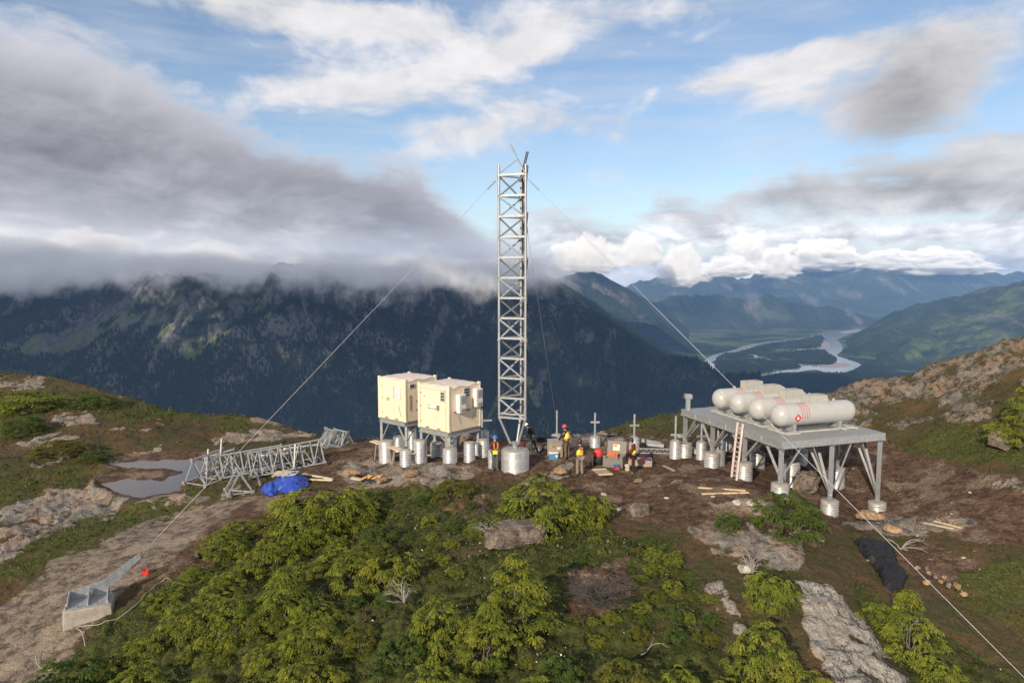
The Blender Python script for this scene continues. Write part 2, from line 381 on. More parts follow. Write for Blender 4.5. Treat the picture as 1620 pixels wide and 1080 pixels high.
near_r = [([(-600, 420, 4300), (-250, 425, 4300), (0, 422, 4500), (200, 430, 4300), (330, 440, 3950), (400, 436, 4000), (550, 430, 4300), (700, 424, 4700), (810, 420, 5000), (875, 413, 5200), (900, 424, 5300), (950, 458, 5600), (1000, 490, 5800), (1050, 526, 6000), (1085, 556, 6300), (1108, 584, 6300), (1130, 616, 6000)], .62, 1),
          ([(200, 430, 4300), (90, 540, 3500), (-40, 650, 2900)], .55, 1),
          ([(390, 440, 3950), (330, 540, 3400), (250, 640, 2950), (200, 720, 2600)], .6, 1),
          ([(560, 436, 4250), (610, 540, 3600), (600, 640, 3050), (600, 740, 2600)], .6, 1),
          ([(760, 430, 4800), (740, 540, 4000), (800, 650, 3200), (820, 740, 2700)], .6, 1),
          ([(-250, 425, 4300), (-300, 560, 3300), (-400, 700, 2600)], .6, 1),
          ([(880, 420, 5200), (905, 520, 4600), (960, 600, 4000), (1010, 700, 3400)], .6, 1),
          ([(985, 490, 5750), (1040, 570, 5000), (1100, 660, 4600)], .6, 1)]
FX, FY, FZ, FG = far_hill('mountain', -1.15, .36, 980, 2350, 6700, 340, near_r, 230, 520, 11, M_near)
mid_r = [([(700, 452, 9000), (850, 446, 9300), (930, 431, 10000), (1000, 425, 10500), (1040, 427, 11000), (1080, 446, 12000), (1125, 452, 12000), (1160, 442, 12200), (1192, 434, 12300), (1240, 446, 12800), (1300, 470, 13300), (1350, 494, 13800), (1385, 510, 14200)], .50, 1),
         ([(1192, 434, 12300), (1230, 480, 11500), (1250, 515, 11200)], .5, 1), ([(1080, 446, 12000), (1130, 500, 11200)], .5, 1), ([(1000, 425, 10500), (1060, 490, 10000), (1090, 520, 10200)], .5, 1)]
far_hill('blue_hills', -.1, .56, 520, 8300, 15500, 170, mid_r, 200, 1000, 21, M_mid)
far_r = [([(1000, 445, 20000), (1100, 440, 20500), (1200, 438, 21000), (1270, 427, 21000), (1310, 430, 21000), (1340, 419, 21000), (1370, 424, 21000), (1400, 431, 21500), (1480, 434, 22000), (1560, 440, 22500), (1700, 443, 22500)], .42, 1),
         ([(1340, 419, 21000), (1400, 470, 19000), (1440, 500, 18000)], .42, 1), ([(1270, 427, 21000), (1300, 480, 18500)], .42, 1), ([(1480, 434, 22000), (1530, 480, 19500)], .42, 1)]
far_hill('snowy_mountain', .1, .9, 480, 15500, 25500, 150, far_r, 330, 2000, 31, M_far)
rgt_r = [([(1900, 360, 8600), (1750, 405, 9000), (1680, 422, 9200), (1620, 438, 9500), (1560, 460, 9800), (1500, 482, 10000), (1440, 500, 10300), (1390, 516, 10600), (1350, 530, 10800)], .42, 1),
         ([(1620, 438, 9500), (1540, 520, 8400), (1420, 565, 7600), (1360, 588, 7100)], .40, 1), ([(1560, 460, 9800), (1430, 535, 8800), (1350, 560, 8300)], .38, 1),
         ([(1750, 405, 9000), (1640, 520, 7400), (1520, 590, 6600)], .42, 1)]
far_hill('green_hill', .42, 1.0, 460, 5600, 11800, 200, rgt_r, 150, 900, 41, M_rgt)

# valley floor, river, islands
def sheet(name, pts, z, mat, thick=0.0):
    """flat polygon on the valley floor traced at height z, with an uneven edge"""
    w = []
    for px, py in pts:
        k = sp - (540 - py) / FPX * cp; t = (CZ - z) / k; q = W(px, py, t); w.append((q.x, q.y))
    w = np.array(w); out = []
    for i in range(len(w)):
        a, b, c_, d = w[i - 1], w[i], w[(i + 1) % len(w)], w[(i + 2) % len(w)]
        for s in np.linspace(0, 1, 7)[:-1]:
            q = .5 * ((2 * b) + (c_ - a) * s + (2 * a - 5 * b + 4 * c_ - d) * s * s + (3 * b - a - 3 * c_ + d) * s ** 3)
            L = np.linalg.norm(c_ - b) * .05
            out.append(q + L * np.array([vnoise(q[0] / 70., q[1] / 70., 3), vnoise(q[0] / 70. + 50, q[1] / 70., 4)]))
    bm = bmesh.new(); vs = [bm.verts.new((q[0], q[1], z)) for q in out]; f = bm.faces.new(vs)
    if f.normal.z < 0: f.normal_flip()
    bmesh.ops.triangulate(bm, faces=bm.faces[:])
    if thick:
        r = bmesh.ops.extrude_face_region(bm, geom=bm.faces[:]); 
        for g in r['geom']:
            if isinstance(g, bmesh.types.BMVert): g.co.z += thick
        bmesh.ops.recalc_face_normals(bm, faces=bm.faces[:])
    me = bpy.data.meshes.new(name); bm.to_mesh(me); bm.free()
    o = link(name, me, mat); tag(o, kind='structure')
    return np.array(out)
m, nt, b = material('valley_forest'); p = nt.pos()
n_a = nt.noise(p, .0016, 5, .6); n_b = nt.noise(p, .012, 5, .7)
col = nt.mix(nt.ss(n_a, .45, .6), (.026, .042, .024), (.115, .145, .060))
col = nt.mix(nt.ss(n_b, .35, .65), nt.vm('MULTIPLY', col, (.6, .6, .6)), nt.vm('MULTIPLY', col, (1.3, 1.3, 1.3)))
nt.put(col, b.inputs['Base Color']); b.inputs['Roughness'].default_value = 1; b.inputs['Specular IOR Level'].default_value = 0
nt.put(nt.bump(n_b, 1.0, 20.), b.inputs['Normal']); M_valley = m
v = np.array([(-9000, 1500, FLOOR), (22000, 1500, FLOOR), (22000, 25700, FLOOR), (-9000, 25700, FLOOR)])
tag(link('valley_floor', mesh_np('valley_floor', v, [[0, 1, 2, 3]]), M_valley), kind='structure')
m, nt, b = material('river_water'); p = nt.pos()
b.inputs['Base Color'].default_value = (.23, .25, .27, 1); b.inputs['Roughness'].default_value = .12; b.inputs['IOR'].default_value = 1.33
nt.put(nt.bump(nt.noise(p, .02, 4, .6), .05, 5.), b.inputs['Normal']); M_river = m
m, nt, b = material('gravel_bar'); p = nt.pos()
nt.put(nt.mix(nt.noise(p, .01, 4, .6), (.26, .22, .20), (.42, .37, .34)), b.inputs['Base Color']); b.inputs['Roughness'].default_value = 1; M_bar = m
sheet('river_water', RIVER, FLOOR + 3, M_river)
ISL = [[(1141, 561), (1160, 559), (1182, 563), (1230, 573), (1262, 577), (1263, 582), (1230, 587), (1190, 594.5), (1160, 595), (1139, 588), (1130, 576)],
       [(1160, 560), (1185, 551.5), (1220, 543.5), (1262, 538), (1296, 531), (1304, 536), (1299, 547), (1288, 551), (1262, 553), (1220, 557.5), (1190, 561)],
       [(1200, 562.5), (1240, 557.5), (1293, 554), (1312, 560), (1322, 569), (1314, 577), (1268, 575.5), (1234, 571.5)], [(1316, 534), (1324, 541), (1326, 549), (1318, 546)], [(1285, 580), (1318, 579), (1330, 584), (1300, 587)]]
isl_w = [sheet('island', q, FLOOR + 1, M_valley, 6) for q in ISL[:3]]
for q in [[(1274, 534), (1296, 530.5), (1304, 533), (1282, 536)], [(1298, 540), (1308, 541), (1312, 550), (1298, 549)], [(1296, 577), (1330, 574), (1344, 578), (1316, 582)], [(1330, 525), (1352, 522), (1362, 522.5), (1340, 527)], [(1262, 552), (1282, 550), (1290, 553), (1270, 555)]]:
    sheet('gravel_bar', q, FLOOR + 2, M_bar, 3)

# conifers on the lower mountain wall and the islands: one far-off wood
def cone_forest(name, pts, hgt, rad, mat, seed):
    rng = np.random.default_rng(seed); n = len(pts); h = hgt * rng.uniform(.55, 1.25, n); r = rad * rng.uniform(.7, 1.25, n); k = 5
    ang = rng.uniform(0, 6.28, n)[:, None] + np.arange(k) * 2 * np.pi / k
    lean = rng.normal(0, .04, (n, 2)) * h[:, None]
    ring = np.stack([pts[:, :1] + np.cos(ang) * r[:, None], pts[:, 1:2] + np.sin(ang) * r[:, None], np.repeat(pts[:, 2:3] + h[:, None] * .08, k, 1)], -1)
    tip = np.stack([pts[:, 0] + lean[:, 0], pts[:, 1] + lean[:, 1], pts[:, 2] + h], -1)[:, None, :]
    v = np.concatenate([ring, tip], 1).reshape(-1, 3); base = (np.arange(n) * (k + 1))[:, None]
    f = np.stack([np.stack([base[:, 0] + i, base[:, 0] + (i + 1) % k, base[:, 0] + k], -1) for i in range(k)], 1).reshape(-1, 3)
    me = mesh_np(name, v, f); vattr(me, 'tone', np.repeat(rng.uniform(0, 1, n), k + 1))
    o = link(name, me, mat); tag(o, kind='stuff'); return o
m, nt, b = material('conifer'); 
nt.put(nt.mix(nt.attr('tone'), (.011, .018, .012), (.024, .035, .018)), b.inputs['Base Color']); b.inputs['Roughness'].default_value = 1; b.inputs['Specular IOR Level'].default_value = 0; M_conifer = m
rng = np.random.default_rng(5)
def sample_hill(n, zmax):
    i = rng.integers(0, FZ.shape[0] - 1, n); j = rng.integers(0, FZ.shape[1] - 1, n); a = rng.uniform(0, 1, n); c_ = rng.uniform(0, 1, n)
    def L(A): return A[i, j] * (1 - a) * (1 - c_) + A[i + 1, j] * a * (1 - c_) + A[i, j + 1] * (1 - a) * c_ + A[i + 1, j + 1] * a * c_
    x, y, z = L(FX), L(FY), L(FZ); gg = L(FG); dens = fbm(x / 300, y / 300, 4, 77) + .9 * sstep(z, zmax, zmax - 420) - .55 + .9 * np.clip(gg + .05, -1.2, .3)
    keep = (z > FLOOR + 5) & (z < zmax) & (dens + rng.uniform(-.25, .25, n) > 0)
    return np.stack([x, y, z], -1)[keep]
cone_forest('conifer_forest', sample_hill(170000, -60.), 23, 5.4, M_conifer, 3)
def in_poly(P, x, y):
    ins = np.zeros(x.shape, bool); n = len(P)
    for i in range(n):
        x0, y0 = P[i - 1]; x1, y1 = P[i]
        c_ = ((y0 > y) != (y1 > y)) & (x < (x1 - x0) * (y - y0) / (y1 - y0 + 1e-12) + x0); ins ^= c_
    return ins
fp = []
for P in isl_w:
    lo, hi = P.min(0), P.max(0); n = int((hi - lo).prod() / 340); n = min(n, 9000)
    x = rng.uniform(lo[0], hi[0], n); y = rng.uniform(lo[1], hi[1], n); k = in_poly(P, x, y) & (fbm(x / 260, y / 260, 3, 5) > -.12)
    fp.append(np.stack([x, y, np.full(n, FLOOR + 7)], -1)[k])
lo = np.array([1500, 4500]); n = 26000
yy = rng.uniform(4800, 6600, n); xx = yy * rng.uniform(.27, .62, n)
river_P = RIVER_W
k = ~in_poly(river_P, xx, yy); fp.append(np.stack([xx, yy, np.full(n, FLOOR)], -1)[k])
cone_forest('valley_forest', np.concatenate(fp), 24, 5.5, M_conifer, 4)

# the air
m = bpy.data.materials.new('air'); m.use_nodes = True; nt = NT(m.node_tree)
for x in list(nt.N): nt.N.remove(x)
vo = nt.n('ShaderNodeVolumePrincipled'); vo.inputs['Color'].default_value = (.34, .58, 1.0, 1); vo.inputs['Density'].default_value = HAZE
vo.inputs['Anisotropy'].default_value = 0.0
o_ = nt.n('ShaderNodeOutputMaterial'); nt.L.new(vo.outputs[0], o_.inputs['Volume'])
bm = bmesh.new(); bmesh.ops.create_cube(bm, size=1.0); me = bpy.data.meshes.new('haze')
bmesh.ops.scale(bm, verts=bm.verts[:], vec=(34000, 28000, 1570)); bmesh.ops.translate(bm, verts=bm.verts[:], vec=(6000, 12000, -1010 + 785)); bm.to_mesh(me); bm.free()
hz = link('haze', me, m); tag(hz, kind='stuff')

# unseen cloud added overhead behind the camera, shaped to shade the mountain wall
def add_shade_cloud():
    nx, ny = 150, 90
    x = np.linspace(-7600, 300, nx); y = np.linspace(-3150, -150, ny); X, Y = np.meshgrid(x, y)
    d = .20 + 1.25 * fbm(X / 700, Y / 700, 5, 61) - .9 * sstep(np.abs(X + 3650) / 3950, .8, 1.0) - .9 * sstep(np.abs(Y + 1650) / 1500, .86, 1.0)
    lump = fbm(X / 260, Y / 260, 5, 62)
    T = np.clip(d, 0, 1) ** .6; keep = d > .06
    top = 2050 + 420 * T + 160 * lump * T; bot = 2050 - 160 * T + 60 * lump * T
    n = nx * ny; v = np.concatenate([np.stack([X, Y, top], -1).reshape(-1, 3), np.stack([X, Y, bot], -1).reshape(-1, 3)])
    f = grid_faces(ny, nx); kf = keep.ravel()[f].all(1); f = f[kf]
    f2 = f[:, ::-1] + n
    e = {}
    for q in f:
        for a, b in zip(q, np.roll(q, -1)): e[(a, b)] = 1
    side = [(b, a, a + n, b + n) for (a, b) in e if (b, a) not in e]
    me = mesh_np('shade_cloud', v, np.concatenate([f, f2, np.array(side)]), smooth=True)
    m, nt, b = material('cloud_white'); b.inputs['Base Color'].default_value = (.85, .85, .87, 1); b.inputs['Roughness'].default_value = 1
    b.inputs['Specular IOR Level'].default_value = 0
    tag(link('shade_cloud', me, m), kind='stuff')
add_shade_cloud()

# low cloud lying on the crest of the mountain wall
def crest_cloud():
    m = bpy.data.materials.new('crest_cloud'); m.use_nodes = True; nt = NT(m.node_tree)
    for q in list(nt.N): nt.N.remove(q)
    p = nt.pos(); x, y, z = nt.xyz(p)
    n1 = nt.noise(p, .0034, 6, .68); 
    zz = nt.m('ADD', z, nt.m('MULTIPLY', nt.m('SUBTRACT', n1, .5), -620))
    den = nt.m('MULTIPLY', nt.ss(zz, -55, 70), nt.ss(nt.m('ADD', zz, nt.m('MULTIPLY', z, 1.1)), 330, 30))
    den = nt.m('MULTIPLY', den, nt.ss(nt.noise(p, .009, 4, .65), .30, .62))
    den = nt.m('MULTIPLY', den, nt.m('MULTIPLY', nt.ss(x, 420, -100), nt.ss(y, 3300, 3700)))
    vo = nt.n('ShaderNodeVolumePrincipled'); vo.inputs['Color'].default_value = (.985, .98, .985, 1); vo.inputs['Anisotropy'].default_value = -.6
    nt.put(nt.m('MULTIPLY', den, CREST_CLOUD), vo.inputs['Density'])
    o_ = nt.n('ShaderNodeOutputMaterial'); nt.L.new(vo.outputs[0], o_.inputs['Volume'])
    m.cycles.volume_step_rate = .18
    bm = bmesh.new(); bmesh.ops.create_cube(bm, size=1.0)
    bmesh.ops.scale(bm, verts=bm.verts[:], vec=(6400, 2600, 620)); bmesh.ops.translate(bm, verts=bm.verts[:], vec=(-2750, 4600, 130))
    me = bpy.data.meshes.new('crest_cloud'); bm.to_mesh(me); bm.free()
    tag(link('crest_cloud', me, m), kind='stuff')
CREST_CLOUD = .012
crest_cloud()

# small cumulus heaps resting on the far summits
def cumulus(i, px, py, t, wx, wz):
    rg_ = np.random.default_rng(700 + i); bm = bmesh.new(); bmesh.ops.create_icosphere(bm, subdivisions=5, radius=1.0)
    co = np.array([v.co[:] for v in bm.verts]); o = rg_.uniform(0, 50, 3)
    def n3(f, sd): return (np.abs(vnoise(co[:, 0] * f + o[0], co[:, 1] * f + o[1], sd)) + np.abs(vnoise(co[:, 1] * f + o[2], co[:, 2] * f + o[0], sd + 1)) + np.abs(vnoise(co[:, 2] * f + o[1], co[:, 0] * f + o[2], sd + 2))) / 3
    k = .62 + 1.1 * n3(1.6, 10) + .55 * n3(3.7, 20) + .28 * n3(8., 30)
    q = co * k[:, None]; q[:, 2] = np.where(q[:, 2] < 0, q[:, 2] * .35, q[:, 2]); W_ = wx * t / FPX; H_ = wz * t / FPX
    q = q * np.array([W_ / 2, W_ / 2.6, H_ * .8])
    for v, p_ in zip(bm.verts, q): v.co = p_
    me = bpy.data.meshes.new('cumulus_cloud'); bm.to_mesh(me); bm.free(); ob = link('cumulus_cloud', me, M_cum, None, W(px, py, t)); tag(ob, kind='stuff')
M_cum = bpy.data.materials.new('cumulus_vapour'); M_cum.use_nodes = True; nt = NT(M_cum.node_tree)
for q in list(nt.N): nt.N.remove(q)
vo = nt.n('ShaderNodeVolumePrincipled'); vo.inputs['Color'].default_value = (.99, .985, .98, 1); vo.inputs['Density'].default_value = .0045; vo.inputs['Anisotropy'].default_value = -.5
o_ = nt.n('ShaderNodeOutputMaterial'); nt.L.new(vo.outputs[0], o_.inputs['Volume'])
for i, q in enumerate([(930, 416, 9600, 100, 52), (1012, 408, 10600, 66, 46), (1078, 436, 11600, 64, 60), (1150, 430, 15200, 90, 26), (1232, 428, 16000, 58, 40), (1296, 416, 20200, 120, 44), (1400, 420, 20200, 90, 26), (1480, 424, 20500, 150, 34), (1180, 418, 18000, 60, 52),
        (30, 428, 4000, 210, 62), (204, 440, 3950, 52, 24), (140, 418, 4100, 170, 56), (330, 424, 4000, 160, 44)]): cumulus(i, *q)
# ------------------------------------------------------------------ the summit
CREST = [(-500, 560, 66), (-250, 570, 64), (0, 587, 62), (100, 600, 60), (200, 628, 57), (270, 655, 53), (330, 657, 54), (390, 658, 54), (450, 675, 52), (490, 690, 49), (560, 700, 46), (620, 698, 45), (700, 700, 44), (780, 700, 43), (850, 697, 42), (940, 690, 42),
         (1000, 668, 45), (1060, 657, 47), (1100, 650, 48), (1200, 640, 48), (1320, 622, 46), (1400, 598, 44), (1480, 585, 43), (1560, 550, 41), (1620, 535, 40), (1750, 505, 39), (2000, 470, 38)]
CTRL = [(0, 700, 45), (120, 690, 46), (180, 660, 50), (60, 640, 53), (250, 740, 42), (230, 770, 38.2), (310, 735, 41), (0, 800, 36), (0, 900, 28), (0, 1000, 23.5), (0, 1080, 21), (150, 880, 28), (80, 1000, 23), (300, 810, 34), (400, 780, 35), (500, 745, 37), (440, 770, 35.5), (370, 760, 37), (540, 705, 43),
        (610, 735, 38.3), (711, 730, 36), (640, 735, 37.5), (780, 742, 34.5), (815, 743, 34.3), (870, 735, 34.8), (900, 720, 36), (1000, 750, 33.5), (1060, 725, 36.3), (1130, 740, 33.5), (1170, 760, 31), (1232, 772, 29.2), (1315, 834, 29.3), (1390, 814, 30.6), (1450, 780, 32), (1500, 720, 34), (1560, 700, 33), (1620, 650, 34), (1620, 760, 29), (1480, 650, 39), (1400, 650, 41), (1320, 650, 43), (1250, 680, 39.5),
        (700, 800, 29.5), (850, 840, 26.5), (1000, 800, 29.5), (1100, 830, 26.5), (1200, 850, 24.5), (1250, 900, 22), (1290, 960, 20), (1330, 1080, 17), (1400, 900, 24.5), (1500, 960, 22.5), (1620, 1080, 19.5), (1620, 950, 23), (1620, 850, 26), (1450, 1080, 19), (1400, 840, 27.5), (600, 850, 27.5), (500, 800, 32), (400, 870, 27.5), (250, 960, 23.5), (200, 1080, 20), (400, 1080, 18.5), (400, 980, 21.5), (600, 960, 21), (600, 1080, 17.5), (800, 1080, 16.5), (800, 950, 20.5),
        (1000, 1080, 17), (1000, 950, 20.5), (1150, 1000, 19.5), (1150, 930, 21.5), (940, 930, 21.3), (800, 1500, 11), (200, 1500, 12), (1450, 1500, 12), (-300, 900, 27), (-300, 700, 45), (2000, 800, 30), (2000, 600, 36), (2000, 1080, 21), (-300, 1080, 21)]
def tps_fit(pts, lam=.6):
    P = np.array([tuple(W(*q)) for q in pts]); n = len(P); s = 20.0
    A = P[:, :2] / s
    def phi(r2): return np.where(r2 > 1e-12, .5 * r2 * np.log(r2 + 1e-12), 0)
    K = phi(((A[:, None] - A[None]) ** 2).sum(-1)) + lam * .02 * np.eye(n)
    Q = np.c_[np.ones(n), A]
    M = np.block([[K, Q], [Q.T, np.zeros((3, 3))]])
    w = np.linalg.solve(M, np.r_[P[:, 2], 0, 0, 0])
    def ev(x, y):
        x = np.asarray(x, float) / s; y = np.asarray(y, float) / s; out = w[n] + w[n + 1] * x + w[n + 2] * y
        for i in range(n): out = out + w[i] * phi((x - A[i, 0]) ** 2 + (y - A[i, 1]) ** 2)
        return out
    return ev
tps = tps_fit(CREST + CTRL)
GNU, GNY = 760, 600
GU = np.linspace(-1.15, 1.15, GNU); GY = np.geomspace(4.5, 125.0, GNY)
_U, _Y = np.meshgrid(GU, GY); _X = _U * _Y
cr = np.array([tuple(W(*q)) for q in CREST]); cu = cr[:, 0] / cr[:, 1]
YC = np.interp(_U, cu, cr[:, 1]); dy = np.maximum(_Y - YC, 0)
Yb = np.minimum(_Y, YC)
_Z = tps(_U * Yb, Yb) - (.12 * dy + dy ** 2 / 34.) * np.minimum(1, 26 / np.maximum(dy, 1e-6)) ** .8
PX, PY, PT = to_px(_X, _Y, _Z)
wb = 16 * fbm(_X / 2.6, _Y / 2.6, 4, 91) + 9 * fbm(_X / .7, _Y / .7, 3, 92)
def region(polys, soft=9, wob=1.0):
    a = np.zeros(_X.shape)
    for P in polys: a = np.maximum(a, 1 - sstep(poly_dist(P, PX, PY) + wb * wob, -soft, soft))
    return a
SOIL = region([[(470, 735), (560, 702), (640, 690), (760, 700), (860, 690), (930, 690), (1000, 685), (1090, 690), (1180, 690), (1300, 680), (1390, 690), (1440, 715), (1500, 738), (1570, 752), (1660, 770), (1660, 880), (1560, 862), (1480, 845), (1400, 832), (1345, 835), (1290, 862), (1240, 872), (1180, 868), (1100, 848), (1010, 826), (960, 800), (900, 768), (800, 757), (700, 764), (600, 778), (540, 772)],
               [(330, 830), (420, 785), (470, 775), (540, 775), (500, 800), (430, 850), (360, 880), (300, 905), (240, 925), (270, 890)], [(1370, 880), (1480, 860), (1560, 890), (1500, 920)], [(900, 900), (990, 890), (1000, 930), (960, 975), (905, 985)], [(690, 790), (760, 785), (770, 815), (700, 812)]])
ROCK = region([[(520, 738), (600, 724), (680, 735), (755, 744), (740, 755), (640, 768), (600, 775), (550, 762)], [(870, 742), (905, 735), (900, 752), (866, 758)], [(880, 702), (935, 682), (990, 690), (960, 705)], [(1120, 800), (1180, 785), (1220, 800), (1200, 815)], [(1090, 840), (1180, 830), (1265, 862), (1290, 905), (1215, 900), (1130, 880)],
               [(1262, 922), (1312, 912), (1348, 960), (1405, 1020), (1445, 1110), (1335, 1110), (1290, 1030), (1268, 985)], [(1110, 930), (1140, 920), (1168, 960), (1192, 1010), (1160, 1005), (1128, 970)],
               [(1285, 628), (1330, 606), (1400, 584), (1480, 572), (1560, 536), (1700, 500), (1700, 580), (1600, 590), (1568, 612), (1530, 640), (1480, 640), (1430, 632), (1380, 640), (1340, 690), (1290, 660)], [(1470, 640), (1520, 628), (1568, 640), (1565, 668), (1500, 666)], [(1556, 680), (1600, 668), (1604, 720), (1566, 716)],
               [(1335, 830), (1420, 812), (1545, 828), (1480, 850), (1400, 845)], [(1550, 762), (1660, 768), (1660, 792), (1570, 776)], [(1420, 690), (1398, 672), (1450, 650), (1440, 680)],
               [(0, 812), (80, 775), (180, 772), (300, 786), (335, 792), (200, 806), (100, 838), (0, 890)], [(20, 700), (95, 686), (130, 692), (40, 708)], [(90, 655), (150, 650), (150, 668), (80, 668)], [(-20, 598), (70, 600), (70, 612), (-20, 612)], [(330, 690), (420, 680), (500, 690), (420, 700), (340, 702)], [(400, 664), (440, 668), (480, 690), (440, 682)], [(760, 845), (862, 835), (862, 855), (780, 862)]], 7)
PATH = region([[(395, 786), (432, 790), (330, 845), (245, 895), (180, 945), (140, 985), (75, 1110), (-60, 1110), (-60, 1000), (0, 955), (80, 895), (180, 846), (300, 803)]], 12)
GRASS = region([[(-30, 885), (90, 838), (180, 806), (300, 786), (335, 785), (215, 832), (100, 885), (-30, 940)], [(-30, 752), (100, 738), (165, 745), (150, 762), (90, 775), (-30, 800)], [(-30, 622), (80, 615), (200, 626), (300, 650), (350, 662), (200, 668), (100, 650), (-30, 645)], [(-30, 655), (60, 655), (70, 685), (-30, 690)], [(350, 655), (440, 660), (430, 676), (330, 682)],
                [(1430, 700), (1480, 668), (1560, 672), (1660, 600), (1660, 752), (1560, 742), (1490, 726)], [(1470, 905), (1560, 890), (1660, 880), (1660, 1010), (1540, 960)], [(1000, 655), (1090, 646), (1090, 668), (990, 682)], [(1050, 745), (1110, 742), (1110, 758), (1050, 760)], [(1470, 600), (1540, 590), (1560, 600), (1480, 612)], [(230, 760), (300, 765), (330, 760), (310, 790), (230, 792)]], 10)
HEATH = region([[(430, 835), (560, 772), (700, 772), (900, 832), (1060, 850), (1110, 910), (1125, 1000), (1180, 1120), (40, 1120), (150, 1000), (250, 925), (330, 885)], [(1340, 900), (1420, 960), (1500, 1000), (1660, 1100), (1480, 1120), (1400, 1020), (1350, 950)], [(1180, 880), (1250, 890), (1250, 960), (1190, 990)]], 14)
PALE = region([[(1262, 922), (1312, 912), (1348, 960), (1405, 1020), (1445, 1110), (1335, 1110), (1290, 1030), (1268, 985)], [(1110, 930), (1140, 920), (1168, 960), (1192, 1010), (1160, 1005), (1128, 970)]], 9)
HILL = region([[(1285, 640), (1330, 606), (1400, 580), (1480, 565), (1560, 520), (1720, 480), (1720, 740), (1560, 745), (1440, 715), (1380, 690)]], 14)
ROCK = np.clip(ROCK * (.35 + .9 * sstep(fbm(_X / 1.1, _Y / 1.1, 4, 93), -.32, .05)), 0, 1)
loose = sstep(fbm(_X / 2.2, _Y / 1.6, 4, 94), .26, .36) * (1 - HEATH) * (1 - SOIL * .6) * (1 - GRASS * .7)
ROCK = np.maximum(ROCK, .9 * loose * sstep(PT, 24, 30))
SOIL = SOIL * (1 - .85 * ROCK) * (.55 + .45 * sstep(fbm(_X / 1.7, _Y / 1.7, 4, 95), -.45, -.1))
# pond basin
POND_Z = -1.98
POND = [(172, 733), (245, 728), (335, 727), (328, 746), (307, 756), (288, 763), (285, 775), (226, 787), (188, 780), (158, 766), (204, 758), (258, 760), (271, 753), (288, 746), (262, 740), (200, 741)]
qx, qy, _ = to_px(_X, _Y, np.full(_X.shape, POND_Z))
sd = poly_dist(POND, qx, qy) + 4.5 * fbm(_X / .9, _Y / .9, 4, 96)
lump = fbm(_X / 1.3, _Y / 1.3, 4, 81); fineh = fbm(_X / .33, _Y / .33, 4, 82)
blk = ridged(_X / 1.6 + .4 * lump, _Y / 1.1, 5, 83); big = fbm(_X / 6., _Y / 6., 3, 84)
calm = 1 - .75 * PATH - .0 * SOIL
_Z = _Z + (.22 * big + .15 * lump + .05 * fineh) * calm + ROCK * (.30 * (blk - .3) + .05 * fineh) * (1 - .8 * sstep(PT, 70, 30) * PATH) + HILL * (.25 + .75 * ROCK) * .55 * (ridged(_X / 3.4 + .5 * lump, _Y / 2.2, 4, 88) - .35) + HEATH * (.24 * lump + .10 * fineh) + .02 * fineh
near_pond = 1 - sstep(sd, 8, 22)
_Z = _Z * (1 - near_pond) + near_pond * (POND_Z + np.clip(sd, -20, 22) * .020)
SOIL = np.maximum(SOIL, .9 * (1 - sstep(sd, 6, 13)))
for A in (ROCK, GRASS, HEATH): A *= sstep(sd, 3, 12)
DARK = sstep(fbm(_X / .55, _Y / .55, 3, 97), -.05, .3)
me = mesh_np('ground', np.stack([_X, _Y, _Z], -1).reshape(-1, 3), grid_faces(GNY, GNU), smooth=True)
for nm, A in (('soil', SOIL), ('rock', ROCK), ('path', PATH), ('grassy', GRASS), ('heath', HEATH), ('pale', PALE), ('hill', HILL)): vattr(me, nm, A.ravel())
